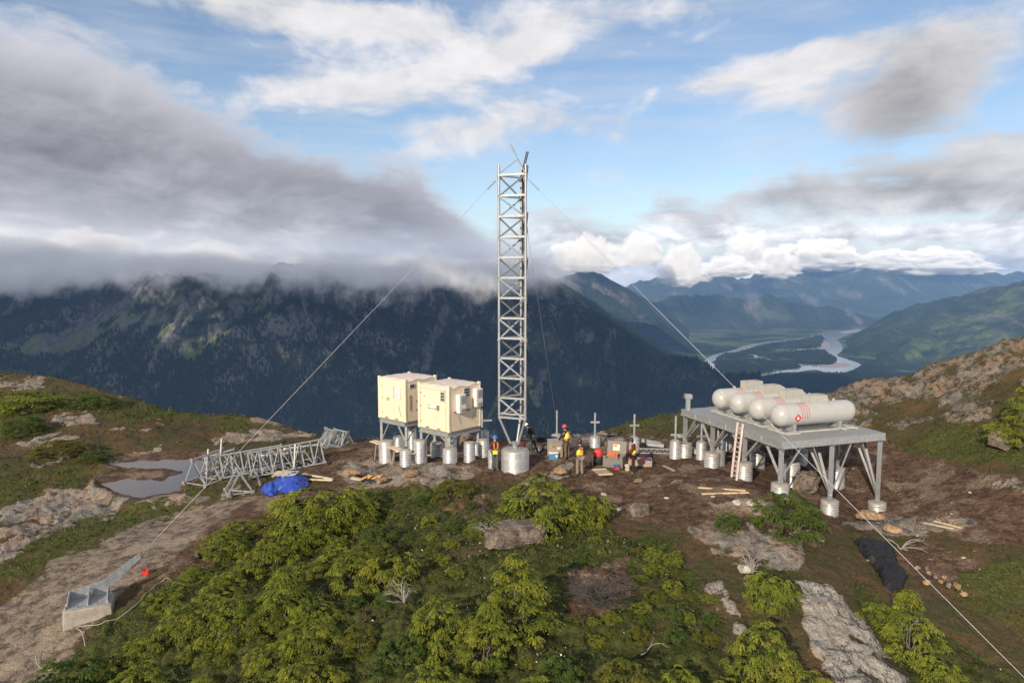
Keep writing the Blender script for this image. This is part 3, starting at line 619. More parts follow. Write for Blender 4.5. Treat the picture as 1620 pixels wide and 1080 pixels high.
def ground_material():
    m, nt, b = material('summit_ground'); p = nt.pos()
    a = nt.noise(p, .55, 5, .6); c = nt.noise(p, 2.6, 5, .65); d = nt.noise(p, 9.0, 4, .7); e = nt.noise(p, 26.0, 3, .7)
    base = nt.mix(nt.ss(c, .38, .62), (.085, .060, .034), (.060, .066, .020))
    base = nt.mix(nt.ss(a, .45, .65), base, (.11, .070, .036))
    base = nt.mix(nt.m('MULTIPLY', nt.ss(d, .58, .70), .6), base, (.17, .15, .13))
    heath = nt.mix(nt.ss(c, .36, .64), (.036, .042, .012), (.078, .090, .024))
    heath = nt.mix(nt.m('MULTIPLY', nt.ss(a, .52, .66), .8), heath, (.085, .060, .034))
    grs = nt.mix(nt.ss(d, .35, .65), (.048, .056, .015), (.105, .106, .030))
    grs = nt.mix(nt.ss(a, .5, .64), grs, (.10, .075, .030))
    soil = nt.mix(nt.ss(c, .35, .65), (.054, .032, .022), (.140, .083, .055))
    soil = nt.mix(nt.m('MULTIPLY', nt.ss(d, .52, .66), .75), soil, (.20, .135, .092))
    soil = nt.mix(nt.ss(a, .50, .60), soil, nt.mix(nt.ss(d, .4, .6), (.14, .095, .066), (.25, .185, .135)))
    pth = nt.mix(nt.ss(c, .38, .60), (.11, .082, .062), (.27, .215, .165))
    pth = nt.mix(nt.ss(a, .52, .62), pth, (.33, .26, .19))
    pth = nt.mix(nt.ss(d, .56, .7), pth, (.34, .29, .24))
    pth = nt.mix(nt.m('MULTIPLY', nt.ss(e, .55, .7), .6), pth, (.07, .052, .038))
    rv = nt.vm('MULTIPLY', p, (1.0, .55, 1.3)); r1 = nt.noise(rv, 1.3, 6, .68, .5); r2 = nt.noise(rv, 7.0, 5, .7)
    warmr = nt.m('MULTIPLY', nt.ss(nt.attr('soil'), .05, .5), .9)
    rock = nt.mix(nt.ss(r1, .34, .66), (.13, .118, .108), (.30, .270, .238))
    rock = nt.mix(nt.ss(a, .42, .62), rock, (.30, .225, .165))
    rock = nt.mix(nt.m('MULTIPLY', nt.ss(r2, .42, .32), .85), rock, (.045, .040, .036))
    rock = nt.mix(nt.m('MULTIPLY', nt.ss(r2, .60, .70), .6), rock, (.42, .39, .35))
    rock = nt.mix(nt.m('MULTIPLY', nt.ss(c, .58, .68), .6), rock, (.060, .058, .030))
    ck = nt.vor(nt.vm('ADD', nt.vm('MULTIPLY', p, (1.0, .7, 1.2)), nt.vm('MULTIPLY', nt.noise(p, 1.6, 3, .6, out=1), (1.6, 1.6, 1.6))), .55, 'DISTANCE_TO_EDGE')
    ck = nt.m('ADD', ck, nt.ss(nt.noise(p, .8, 4, .6), .46, .60, 0.0, .3))
    rock = nt.mix(nt.m('MULTIPLY', nt.ss(ck, .05, .0), .7), rock, (.055, .047, .040))
    rock = nt.mix(nt.m('MULTIPLY', nt.attr('hill'), .75), rock, nt.vm('MULTIPLY', rock, (.74, .69, .65)))
    rock = nt.mix(nt.m('MULTIPLY', nt.attr('hill'), nt.ss(nt.m('MULTIPLY_ADD', d, .4, nt.m('MULTIPLY', c, .6)), .50, .57)), rock, (.060, .058, .026))
    rock = nt.mix(nt.m('MULTIPLY', nt.attr('pale'), nt.ss(r2, .38, .54)), rock, (.36, .33, .285))
    brk = lambda nm, lo=.35, hi=.65: nt.ss(nt.m('ADD', nt.attr(nm), nt.m('MULTIPLY', nt.m('SUBTRACT', nt.m('MULTIPLY_ADD', d, .5, nt.m('MULTIPLY', c, .5)), .5), 1.1)), lo, hi)
    col = nt.mix(brk('heath'), base, heath)
    col = nt.mix(brk('grassy'), col, grs)
    col = nt.mix(brk('path'), col, pth)
    col = nt.mix(brk('soil'), col, soil)
    col = nt.mix(brk('rock', .42, .62), col, rock)
    col = nt.mix(nt.ss(e, .3, .7), nt.vm('MULTIPLY', col, (.70, .70, .70)), nt.vm('MULTIPLY', col, (1.28, 1.28, 1.28)))
    nt.put(col, b.inputs['Base Color']); b.inputs['Roughness'].default_value = .95; b.inputs['Specular IOR Level'].default_value = .15
    h = nt.m('ADD', nt.m('MULTIPLY_ADD', nt.m('MULTIPLY', nt.ss(ck, 0.0, .08), nt.attr('rock')), .5, c), nt.m('ADD', nt.m('MULTIPLY', d, .45), nt.m('MULTIPLY', e, .2)))
    nt.put(nt.bump(h, .9, .16), b.inputs['Normal'])
    return m
M_ground = ground_material()
tag(link('ground', me, M_ground), kind='structure')
LGY = np.log(GY)
def gz(x, y):
    x = np.asarray(x, float); y = np.asarray(y, float)
    i = np.clip((np.log(y) - LGY[0]) / (LGY[1] - LGY[0]), 0, GNY - 1.001); j = np.clip((x / y - GU[0]) / (GU[1] - GU[0]), 0, GNU - 1.001)
    i0 = i.astype(int); j0 = j.astype(int); a = i - i0; c_ = j - j0
    return _Z[i0, j0] * (1 - a) * (1 - c_) + _Z[i0 + 1, j0] * a * (1 - c_) + _Z[i0, j0 + 1] * (1 - a) * c_ + _Z[i0 + 1, j0 + 1] * a * c_
def GP(px, py):
    """where the sight line through a photo pixel first meets the summit"""
    t = np.linspace(6, 80, 3000); a = (px - 810) / FPX; v = (540 - py) / FPX
    x = a * t; y = t * (cp + v * sp); z = CZ + t * (v * cp - sp); g = gz(x, y)
    k = np.argmax(z < g) if (z < g).any() else len(t) - 1
    return Vector((x[k], y[k], float(g[k])))
def depth_of(p): return float(to_px(p.x, p.y, p.z)[2])

# muddy pond
pw = [W(px, py, (CZ - POND_Z) / (sp - (540 - py) / FPX * cp)) for px, py in [(140, 766), (165, 728), (245, 722), (345, 720), (340, 750), (300, 780), (228, 794), (180, 788)]]
m, nt, b = material('pond_water'); p = nt.pos()
b.inputs['Base Color'].default_value = (.13, .105, .085, 1); b.inputs['Roughness'].default_value = .06; b.inputs['IOR'].default_value = 1.33
nt.put(nt.bump(nt.noise(p, 6, 3, .6), .04, .02), b.inputs['Normal'])
bm = bmesh.new(); bm.faces.new([bm.verts.new((q.x, q.y, POND_Z)) for q in pw]); bmesh.ops.recalc_face_normals(bm, faces=bm.faces[:])
if bm.faces[:][0].normal.z < 0: bmesh.ops.reverse_faces(bm, faces=bm.faces[:])
me = bpy.data.meshes.new('pond_water'); bm.to_mesh(me); bm.free(); tag(link('pond_water', me, m), kind='structure')

# ------------------------------------------------------------------ plants
def foliage_mat(name, dark, light, tip):
    m = bpy.data.materials.new(name); m.use_nodes = True; nt = NT(m.node_tree); b = nt.N['Principled BSDF']
    t = nt.attr('tone'); rnd = nt.n('ShaderNodeObjectInfo').outputs['Random']
    col = nt.mix(nt.ss(t, .0, .6), dark, light); col = nt.mix(nt.ss(t, .6, 1.0), col, tip)
    col = nt.mix(nt.m('MULTIPLY', rnd, .45), col, nt.vm('MULTIPLY', col, (.62, .85, .8)))
    nt.put(col, b.inputs['Base Color']); b.inputs['Roughness'].default_value = .6; b.inputs['Specular IOR Level'].default_value = .25
    tr = nt.n('ShaderNodeBsdfTranslucent'); nt.put(nt.vm('MULTIPLY', col, (1.1, 1.2, .6)), tr.inputs[0])
    ad = nt.n('ShaderNodeMixShader'); ad.inputs[0].default_value = .28
    nt.L.new(b.outputs[0], ad.inputs[1]); nt.L.new(tr.outputs[0], ad.inputs[2])
    nt.L.new(ad.outputs[0], nt.N['Material Output'].inputs[0]); return m
M_needle = foliage_mat('hemlock_needles', (.030, .044, .009), (.205, .228, .030), (.45, .42, .056))
M_needle2 = foliage_mat('dark_needles', (.024, .042, .012), (.095, .138, .026), (.185, .225, .040))
M_yellow = foliage_mat('yellow_needles', (.05, .055, .010), (.15, .15, .022), (.27, .24, .035))
M_leaf = foliage_mat('low_leaves', (.036, .040, .012), (.084, .092, .024), (.16, .16, .04))
m, nt, b = material('grey_bark'); nt.put(nt.mix(nt.noise(nt.obj(), 20, 4), (.07, .055, .045), (.20, .17, .15)), b.inputs['Base Color']); b.inputs['Roughness'].default_value = .9; M_bark = m
def frame_of(d):
    d = d / np.linalg.norm(d, axis=-1, keepdims=True); up = np.zeros_like(d); up[..., 2] = 1
    s = np.cross(d, up); s /= np.linalg.norm(s, axis=-1, keepdims=True) + 1e-9; return d, s
def make_crown(name, seed, pads, H, mat, lean=(0, 0), open_=.0, layers=False):
    """fans of small needle sprays spread through a low uneven dome of radius about 1"""
    rng = np.random.default_rng(seed); V = []; T = []; centres = []
    lobes = rng.uniform(0, 6.28, 3)
    skirt = int(pads * .42)
    for k in range(pads + skirt):
        th = rng.uniform(0, 6.283); r = math.sqrt(rng.uniform(0, 1)) * .88
        edge = 1 + .16 * math.sin(2 * th + lobes[0]) + .13 * math.sin(3 * th + lobes[1]) + .08 * math.sin(5 * th + lobes[2])
        zt = H * max(0, 1 - r * r) ** .55
        if layers: z = H * rng.uniform(.12, 1.0); r = (1 - z / H) ** .65 * .92 * math.sqrt(rng.uniform(.25, 1)); 
        else: z = zt * (rng.uniform(.70, 1.04) if rng.uniform() > .35 else rng.uniform(.2, .8)) + .04
        if k >= pads: r = rng.uniform(.62, .95); z = H * rng.uniform(.03, .30)
        c = np.array([r * edge * math.cos(th) + lean[0] * z, r * edge * math.sin(th) + lean[1] * z, z]); centres.append(c)
        pr = rng.uniform(.15, .36) * (1 if not layers else .95); tone = rng.uniform(-.30, .26); droop = rng.uniform(.25, .6)
        nb = int(rng.integers(8, 12)); fan = rng.uniform(.9, 2.0)
        for j in range(nb):
            a = th + (j / (nb - 1) - .5) * 2 * fan * (1 if r > .2 else 1.4) + rng.normal(0, .12); L = pr * rng.uniform(.65, 1.15) * (1 - .25 * abs(j / (nb - 1) - .5) * 2)
            n = 17; s = np.linspace(.12, 1, n)
            pz = .10 * pr * np.sin(s * 2.2) - droop * L * s ** 2.2 * .8
            P = np.stack([c[0] + np.cos(a) * L * s, c[1] + np.sin(a) * L * s, c[2] + pz], -1)
            dirv = np.stack([np.full(n, np.cos(a)), np.full(n, np.sin(a)), -droop * s * 1.4], -1)
            for side in (-1, 1):
                aa = a + side * rng.uniform(.5, 1.1, n)
                d = np.stack([np.cos(aa), np.sin(aa), -droop * s * 1.1 + rng.normal(.06, .22, n)], -1); d /= np.linalg.norm(d, axis=1, keepdims=True)
                ln = (rng.uniform(.028, .054, n) * (1.15 - .5 * s))[:, None]; wv = np.cross(d, np.stack([rng.normal(0, .45, n), rng.normal(0, .45, n), np.ones(n)], -1)); wv /= np.linalg.norm(wv, axis=1, keepdims=True)
                w = ln * .27
                V.append(np.stack([P - wv * w * .6, P + d * ln * .55 - wv * w, P + d * ln, P + d * ln * .55 + wv * w], 1))
                tn = np.clip(.40 + tone + .34 * s ** 2 + rng.normal(0, .10, n), 0, 1); T.append(np.repeat(tn[:, None], 4, 1))
    V = np.concatenate(V).reshape(-1, 3); T = np.concatenate(T).reshape(-1)
    me = mesh_np(name, V, np.arange(len(V)).reshape(-1, 4)); vattr(me, 'tone', T); me.materials.append(mat)
    return me, centres
def tube_np(paths, seg=5):
    """tapered tubes: list of (points (n,3), radii (n,))"""
    V = []; F = []; o = 0
    for P, r in paths:
        P = np.asarray(P, float); r = np.asarray(r, float); n = len(P); d = np.gradient(P, axis=0); d /= np.linalg.norm(d, axis=1, keepdims=True) + 1e-9
        ref = np.array([0., 0, 1]) if abs(d[0, 2]) < .8 else np.array([1., 0, 0])
        s = np.cross(d, ref); s /= np.linalg.norm(s, axis=1, keepdims=True) + 1e-9; u = np.cross(s, d)
        a = np.arange(seg) * 2 * np.pi / seg
        ring = P[:, None] + r[:, None, None] * (np.cos(a)[None, :, None] * s[:, None] + np.sin(a)[None, :, None] * u[:, None])
        V.append(ring.reshape(-1, 3)); i = np.arange(n * seg).reshape(n, seg) + o
        F.append(np.stack([i[:-1], np.roll(i[:-1], -1, 1), np.roll(i[1:], -1, 1), i[1:]], -1).reshape(-1, 4)); o += n * seg
    return np.concatenate(V), np.concatenate(F)
def make_trunk(name, seed, centres, n=9):
    rng = np.random.default_rng(seed); paths = []; P = []
    for c in [centres[i] for i in rng.choice(len(centres), min(n, len(centres)), replace=False)]:
        s = np.linspace(0, 1, 7)[:, None]; b0 = np.array([rng.normal(0, .04), rng.normal(0, .04), -.12])
        q = b0 * (1 - s) + (c * np.array([.7, .7, .62])) * s; q[:, 2] += -.12 * np.sin(s[:, 0] * 3.14) * c[2]; q[1:-1] += rng.normal(0, .03, (5, 3))
        paths.append((q, np.linspace(.040, .008, 7)))
    v, f = tube_np(paths); me = mesh_np(name, v, f, smooth=True); me.materials.append(M_bark); return me
PROTO = []
for k, (pads, H, mt, ln, lay) in enumerate([(84, .62, M_needle, (.1, 0), False), (80, .75, M_needle, (-.1, .1), False), (96, 1.5, M_needle, (0, 0), True), (76, .8, M_yellow, (.1, .1), False), (80, .7, M_needle2, (0, 0), False), (86, 1.25, M_needle, (.15, 0), True), (78, .55, M_needle, (.3, 0), False)]):
    cm, ce = make_crown('crown', 100 + k, pads, H, mt, ln, layers=lay); PROTO.append((cm, make_trunk('trunk', 200 + k, ce), H))
# centre column, crown top row, base row, crown width (photo pixels), prototype, label
SHRUBS = [
 (850, 752, 838, 165, 1, 'wide bright green conifer shrub on the soil just in front of the corrugated tower pier'),
 (930, 768, 832, 85, 0, 'low green conifer shrub at the right foot of the wide bright one before the tower'),
 (716, 754, 792, 78, 3, 'small yellowish thin conifer shrub below the cream shelters on the brown slope'),
 (815, 862, 1012, 165, 2, 'tallest bushy green conifer, layered, standing below the flat brown boulder'),
 (690, 925, 1035, 120, 1, 'broad conifer shrub touching the left side of the tallest bushy conifer'),
 (765, 940, 1050, 110, 5, 'conifer shrub filling the gap left of the tallest bushy conifer base'),
 (458, 885, 1000, 125, 5, 'dense layered conifer shrub in the middle of the left thicket'),
 (565, 862, 930, 100, 6, 'thin leaning conifer shrub at the upper edge of the flowery hollow'),
 (500, 768, 852, 160, 0, 'long dark green conifer mat at the upper edge of the left thicket'),
 (570, 772, 838, 80, 6, 'low conifer shrub right of the long mat, beside the brown flowery slope'),
 (1240, 775, 848, 120, 4, 'dark green conifer shrub at the corner pier of the tank platform'),
 (1278, 800, 850, 70, 4, 'smaller dark conifer shrub under the front edge of the tank platform'),
 (1150, 808, 840, 50, 4, 'tiny bright green conifer seedling alone on brown soil before the tank platform'),
 (1216, 885, 962, 90, 0, 'small green conifer shrub beside the grey dead twigs above the pale rock'),
 (1440, 925, 1050, 120, 5, 'green conifer leaning along the right edge of the white rock slab'),
 (1392, 930, 992, 65, 6, 'small conifer shrub just below the black plastic sheet'),
 (1480, 995, 1085, 80, 0, 'low conifer shrub in the dark gully at the lower right'),
 (1200, 978, 1075, 125, 1, 'green conifer shrub left of the white rock slab, below the pale ledge'),
 (1275, 1035, 1112, 95, 0, 'dark small conifer shrub at the lower left foot of the white rock slab'),
 (885, 1000, 1092, 85, 4, 'blue green leafy shrub at the right foot of the tallest bushy conifer'),
 (985, 1025, 1120, 120, 3, 'yellow conifer shrub at the bottom of the hillside below the bleached branch'),
 (1075, 1035, 1115, 100, 0, 'green conifer shrub right of the yellow conifer at the bottom'),
 (1612, 585, 720, 80, 2, 'tall bright green conifer on the rocky rise behind the tank platform'),
 (1585, 640, 705, 60, 0, 'low conifer shrub on the left foot of the tall conifer on the rocky rise'),
 (90, 697, 720, 80, 3, 'yellow green flat conifer mat on the moor behind the pond'),
 (150, 626, 646, 70, 4, 'dark green conifer patch high on the left moor, near its rim'),
 (45, 622, 650, 110, 0, 'wide green conifer patch high on the left moor at the frame edge'),
 (40, 660, 686, 80, 4, 'dark conifer mat on the left moor below the wide green patch'),
 (270, 641, 658, 12, 2, 'lone tiny conifer on the left crest against the blue valley'),
 (155, 712, 728, 60, 4, 'dark low shrub on the bank at the far end of the pond'),
]
TH = ['green conifer shrub in the dense thicket on the slope right of the pale track']
rnd = random.Random(8)
thicket = []
tp = [(330, 885), (440, 815), (540, 790), (600, 850), (640, 900), (600, 980), (640, 1030), (660, 1130), (90, 1130), (170, 1040), (250, 960)]
tries = 0
while len(thicket) < 40 and tries < 4000:
    tries += 1
    x = rnd.uniform(80, 660); y = rnd.uniform(810, 1130)
    if poly_dist(tp, np.array([x]), np.array([y]))[0] > 0: continue
    if poly_dist([(520, 900), (600, 930), (640, 980), (600, 1020), (520, 1010), (490, 960)], np.array([x]), np.array([y]))[0] < 0: continue
    sp_ = 18 + (y - 800) * .10
    if any(abs(x - a) < sp_ * 1.6 and abs(y - b_) < sp_ * .9 for a, b_ in thicket): continue
    thicket.append((x, y))
for x, y in thicket:
    w = rnd.uniform(.5, 1.1) * (76 + (y - 820) * .20)
    SHRUBS.append((x, y - w * rnd.uniform(.5, .8), y, w, rnd.choice([0, 0, 1, 5, 6, 1, 4, 3]), None))
dwarf = []
for _ in range(6000):
    if len(dwarf) >= 62: break
    x, y = rnd.uniform(240, 1180), rnd.uniform(800, 1075); w = rnd.uniform(22, 50) * (.6 + (y - 780) / 450)
    ok = poly_dist([(430, 850), (560, 780), (700, 785), (900, 845), (1060, 865), (1110, 920), (1180, 1075), (300, 1075), (240, 960), (330, 890)], np.array([x]), np.array([y]))[0] < 0
    ok = ok and not any(abs(x - q[0]) < q[3] * .5 + w * .3 and q[1] - 4 < y < q[2] + w * .3 for q in SHRUBS) and not any(math.hypot(x - a, (y - b_) * 1.6) < 26 for a, b_ in dwarf) and not (880 < x < 1010 and 890 < y < 985)
    if ok: dwarf.append((x, y)); SHRUBS.append((x, y - w * rnd.uniform(.35, .6), y, w, rnd.choice([0, 1, 4, 4, 3, 6]), 'D'))
for x, y, w in [(740, 1125, 120), (835, 1130, 120), (690, 1110, 110), (1160, 1128, 100), (1240, 1135, 110)]:
    SHRUBS.append((x, y - w * .7, y, w, rnd.choice([0, 1, 5]), None))
for i, (px, y0, y1, w, k, lab) in enumerate(SHRUBS):
    if y1 > 1080: 
        g = GP(px, y1)
    else: g = GP(px, y1 - (y1 - y0) * .10)
    t = depth_of(g); wid = w * t / FPX; hei = (y1 - y0) * t / FPX * (1.0 if y0 < 700 else .86 if lab else .68)
    cm, tm, H = PROTO[k]
    r = empty('conifer_shrub', g, rnd.uniform(0, 6.28))
    s = wid / 2.35
    for nm, mm in (('crown', cm), ('trunk', tm)):
        o = link(nm, mm, None, r); o.scale = (s, s, max(s * .5, min(hei / H / 1.05, s * 1.9)))
    if lab == 'D':
        tag(r, 'low dwarf shrub scattered on the brown green heath below the work site', 'shrub', 'dwarf shrubs scattered on the heath'); continue
    tag(r, lab or TH[0] if px < 660 else lab or 'green conifer shrub along the bottom edge of the hillside, lower crown out of frame', 'shrub',
        'conifer shrubs of the thicket' if lab is None and px < 660 else ('conifer shrubs at the foot of the hillside' if lab is None else 'conifer shrubs on the summit'))

# heather, moss and grass too many to count: one mesh of small leaves
def ground_cover(name, n, mat, dens, size, seed, up=.7):
    rng = np.random.default_rng(seed)
    i = rng.integers(0, GNY - 1, n); j = rng.integers(0, GNU - 1, n); a = rng.uniform(0, 1, n); c_ = rng.uniform(0, 1, n)
    def L(A): return A[i, j] * (1 - a) * (1 - c_) + A[i + 1, j] * a * (1 - c_) + A[i, j + 1] * (1 - a) * c_ + A[i + 1, j + 1] * a * c_
    x, y, z = L(_X), L(_Y), L(_Z); px, py, t = to_px(x, y, z)
    keep = (rng.uniform(0, 1, n) < L(dens)) & (px > -120) & (px < 1740) & (py < 1180) & (t < 66)
    x, y, z, t = x[keep], y[keep], z[keep], t[keep]; m_ = len(x)
    s = size * np.clip(t / 24, .55, 2.2) * rng.uniform(.6, 1.4, m_)
    th = rng.uniform(0, 6.28, m_); el = rng.uniform(.15, up + .5, m_)
    d = np.stack([np.cos(th) * np.cos(el), np.sin(th) * np.cos(el), np.sin(el)], -1) * s[:, None]
    w = np.stack([-np.sin(th), np.cos(th), rng.normal(0, .4, m_)], -1) * (s * rng.uniform(.22, .42, m_))[:, None]
    b = np.stack([x, y, z - .01], -1)
    v = np.stack([b - w * .5, b + d * .6 - w, b + d, b + d * .6 + w], 1).reshape(-1, 3)
    me = mesh_np(name, v, np.arange(len(v)).reshape(-1, 4)); tn = np.clip(.42 + .9 * fbm(x / 1.4, y / 1.4, 3, 5) + rng.normal(0, .16, m_), 0, 1)
    vattr(me, 'tone', np.repeat(tn, 4)); tag(link(name, me, mat), kind='stuff')
patch = sstep(fbm(_X / .9, _Y / .9, 4, 71), -.25, .15)
bare = (1 - .97 * ROCK) * (1 - .95 * PATH) * (1 - .93 * SOIL) * sstep(sd, 4, 12) * (dy < 3)
ground_cover('heather', 520000, M_leaf, np.clip(HEATH * 1.0 + .0, 0, 1) * bare * (.25 + .75 * patch), .085, 1)
M_moor = foliage_mat('moor_plants', (.045, .040, .014), (.080, .070, .024), (.13, .105, .045))
ground_cover('moor_grass', 260000, M_moor, np.clip(1 - HEATH - GRASS, 0, 1) * bare * patch * .8, .080, 2)
M_grass = foliage_mat('grass_blades', (.045, .050, .013), (.088, .094, .024), (.15, .14, .05))
ground_cover('grass', 330000, M_grass, GRASS * bare * (.3 + .7 * patch), .085, 3, up=.95)
# small pale flowers
def flowers():
    rng = np.random.default_rng(12); n = 60000; i = rng.integers(0, GNY, n); j = rng.integers(0, GNU, n)
    x, y, z = _X[i, j], _Y[i, j], _Z[i, j]; px, py, t = to_px(x, y, z)
    d = HEATH[i, j] * bare[i, j] * sstep(fbm(x / 1.8, y / 1.8, 3, 55), .0, .32) * .35
    for P in ([(620, 800), (760, 790), (800, 870), (740, 940), (640, 880)], [(1480, 905), (1620, 890), (1620, 980), (1540, 950)], [(880, 850), (1060, 850), (1080, 900), (1000, 900), (900, 880)], [(220, 960), (380, 830), (410, 850), (300, 930)]):
        d = np.maximum(d, .34 * (1 - sstep(poly_dist(P, px, py), -10, 15)) * bare[i, j])
    k = (rng.uniform(0, 1, n) < d) & (py < 1100) & (t < 40) & (px > -20) & (px < 1640); x, y, z = x[k], y[k], z[k]; m_ = len(x)
    x = x + rng.normal(0, .1, m_); y = y + rng.normal(0, .1, m_); z = gz(x, y) + rng.uniform(.05, .13, m_); r = rng.uniform(.014, .028, m_)
    a = np.arange(6) * np.pi / 3; nx = rng.normal(0, .4, (m_, 1)); ny = rng.normal(-.3, .4, (m_, 1))
    ring = np.stack([x[:, None] + r[:, None] * np.cos(a), y[:, None] + r[:, None] * np.sin(a), z[:, None] - r[:, None] * (nx * np.cos(a) + ny * np.sin(a)) * -1], -1)
    me = mesh_np('white_flowers', ring.reshape(-1, 3), np.arange(m_ * 6).reshape(-1, 6))
    m, nt, b = material('flower_white'); b.inputs['Base Color'].default_value = (.75, .74, .52, 1); b.inputs['Roughness'].default_value = .8
    tag(link('white_flowers', me, m), kind='stuff')
flowers()
# ------------------------------------------------------------------ materials for made things
def plain(name, col, rough=.6, metal=0.0, vary=.15, scale=6.0, bump=0.0, spec=.5, dirt=None, dirt_amt=.0):
    m, nt, b = material(name); p = nt.obj()
    n = nt.noise(p, scale, 5, .62); c = tuple(col)
    lo = tuple(v * (1 - vary) for v in c); hi = tuple(min(1, v * (1 + vary)) for v in c)
    cc = nt.mix(nt.ss(n, .3, .7), lo, hi)
    if dirt:
        d = nt.noise(p, scale * .45, 6, .7, .6); cc = nt.mix(nt.m('MULTIPLY', nt.ss(d, .52, .70), dirt_amt), cc, dirt)
    nt.put(cc, b.inputs['Base Color']); b.inputs['Metallic'].default_value = metal
    nt.put(nt.ss(n, .2, .8, rough * .85, min(1, rough * 1.15)), b.inputs['Roughness']); b.inputs['Specular IOR Level'].default_value = spec
    if bump: nt.put(nt.bump(nt.noise(p, scale * 5, 4, .6), bump, .01), b.inputs['Normal'])
    return m
M_galv = plain('galvanised_steel', (.40, .405, .40), .48, .55, .14, 9, .15, dirt=(.36, .35, .33), dirt_amt=.4)
M_galv_dull = plain('weathered_and_shade_steel', (.36, .38, .39), .55, .45, .16, 7, .15, dirt=(.24, .24, .24), dirt_amt=.5)
M_sleeve = plain('corrugated_zinc', (.66, .66, .65), .42, .72, .10, 5, .08, dirt=(.40, .37, .33), dirt_amt=.45)
M_conc = plain('concrete', (.35, .315, .27), .9, 0, .18, 5, .4, .2, dirt=(.26, .23, .20), dirt_amt=.6)
M_cream = plain('cream_paint', (.78, .67, .46), .5, 0, .05, 2.5, .05, .4, dirt=(.60, .47, .30), dirt_amt=.45)
def cream():
    m, nt, b = material('streaked_cream_paint'); p = nt.obj(); st = nt.noise(nt.vm('MULTIPLY', p, (7., 7., .55)), 1.6, 5, .65); n = nt.noise(p, 2.2, 5, .6); f = nt.noise(p, 14., 4, .7)
    col = nt.mix(nt.ss(n, .3, .7), (.76, .62, .44), (.82, .69, .50)); col = nt.mix(nt.m('MULTIPLY', nt.ss(st, .54, .72), .42), col, (.50, .38, .23))
    col = nt.mix(nt.m('MULTIPLY', nt.ss(f, .66, .74), .6), col, (.34, .22, .12)); nt.put(col, b.inputs['Base Color']); b.inputs['Roughness'].default_value = .5
    nt.put(nt.bump(nt.noise(p, 1.1, 3, .5), .35, .04), b.inputs['Normal']); return m
M_cream = cream()
M_roof = plain('dusty_roof_sheet', (.68, .58, .52), .7, 0, .14, 3, .15, .3, dirt=(.46, .36, .30), dirt_amt=.6)
M_white = plain('white_metal', (.72, .71, .68), .5, 0, .05, 6)
M_grille = plain('grey_grille', (.30, .28, .25), .6, 0, .12, 20)
M_vent = plain('vent_frame', (.42, .42, .42), .6, 0, .08)
M_black = plain('black_plastic', (.018, .018, .020), .55, 0, .3, 8)
M_rust = plain('rusty_bracket', (.22, .13, .06), .8, 0, .3)
M_tank = plain('tank_enamel', (.42, .414, .395), .34, 0, .04, 3, .0, .5, dirt=(.46, .44, .40), dirt_amt=.35)
M_hood = plain('tank_hood', (.41, .40, .355), .5, 0, .06)
M_red = plain('red_paint', (.55, .045, .04), .5, 0, .12)
M_pink = plain('faded_red_print', (.52, .13, .12), .55, 0, .2, 30)
M_rail = plain('skid_steel', (.48, .48, .45), .55, .2, .12)
M_wood = plain('sawn_lumber', (.58, .42, .25), .8, 0, .16, 9, .3, .2)
M_ply = plain('plywood', (.62, .50, .34), .8, 0, .12, 5, .2, .2, dirt=(.38, .28, .18), dirt_amt=.5)
M_greywood = plain('weathered_board', (.36, .27, .21), .85, 0, .2, 8, .3, .2)
M_orangewood = plain('split_wood', (.62, .32, .10), .8, 0, .25, 12, .3, .2)
M_btarp = plain('blue_tarp', (.022, .060, .34), .42, 0, .25, 4, .1)
M_ktarp = plain('black_sheet', (.010, .010, .011), .5, 0, .3, 4, .1)
M_case = plain('grey_case', (.17, .155, .14), .6, 0, .1)
M_crate = plain('tan_crate', (.33, .27, .20), .75, 0, .15)
M_coolb = plain('cooler_blue', (.07, .22, .36), .5, 0, .08)
M_label = plain('paper_label', (.80, .66, .44), .7, 0, .06)
M_orange = plain('orange_cloth', (.75, .17, .06), .75, 0, .15)
M_redcloth = plain('red_nylon', (.62, .035, .03), .6, 0, .18)
M_sack = plain('tan_sack', (.50, .42, .30), .85, 0, .15)
M_bluecloth = plain('blue_nylon', (.03, .08, .32), .6, 0, .2)
M_skin = plain('skin', (.42, .24, .17), .6, 0, .06)
M_maroon = plain('maroon_jacket', (.085, .018, .020), .85, 0, .2)
M_dark = plain('dark_jacket', (.022, .020, .022), .85, 0, .25)
M_denim = plain('grey_jeans', (.085, .095, .10), .9, 0, .25, 14)
M_teal = plain('slate_trousers', (.035, .055, .060), .9, 0, .2)
M_brown = plain('brown_trousers', (.125, .085, .060), .9, 0, .2)
M_beige = plain('beige_trousers', (.21, .17, .135), .9, 0, .2)
M_blackcl = plain('black_trousers', (.018, .018, .02), .9, 0, .25)
M_boot = plain('work_boots', (.06, .04, .028), .8, 0, .2)
M_hivis = plain('yellow_vest', (.80, .84, .05), .7, 0, .08)
M_tape = plain('orange_tape', (.80, .30, .10), .6, 0, .1)
M_hair = plain('dark_hair', (.02, .015, .012), .7, 0, .2)
M_eye = plain('eye_dark', (.02, .02, .02), .3, 0, 0)
M_helm_b = plain('blue_helmet', (.03, .13, .50), .4, 0, .05); M_helm_w = plain('white_helmet', (.80, .78, .76), .4, 0, .04); M_helm_r = plain('red_helmet', (.62, .05, .06), .4, 0, .05); M_helm_k = plain('black_helmet', (.02, .02, .022), .4, 0, .1)
M_ladder = plain('pale_ladder', (.56, .47, .43), .6, 0, .1)
M_wire = plain('wire_strand', (.46, .46, .45), .5, .4, .1)
M_hose = plain('white_hose', (.42, .41, .35), .6, 0, .1)
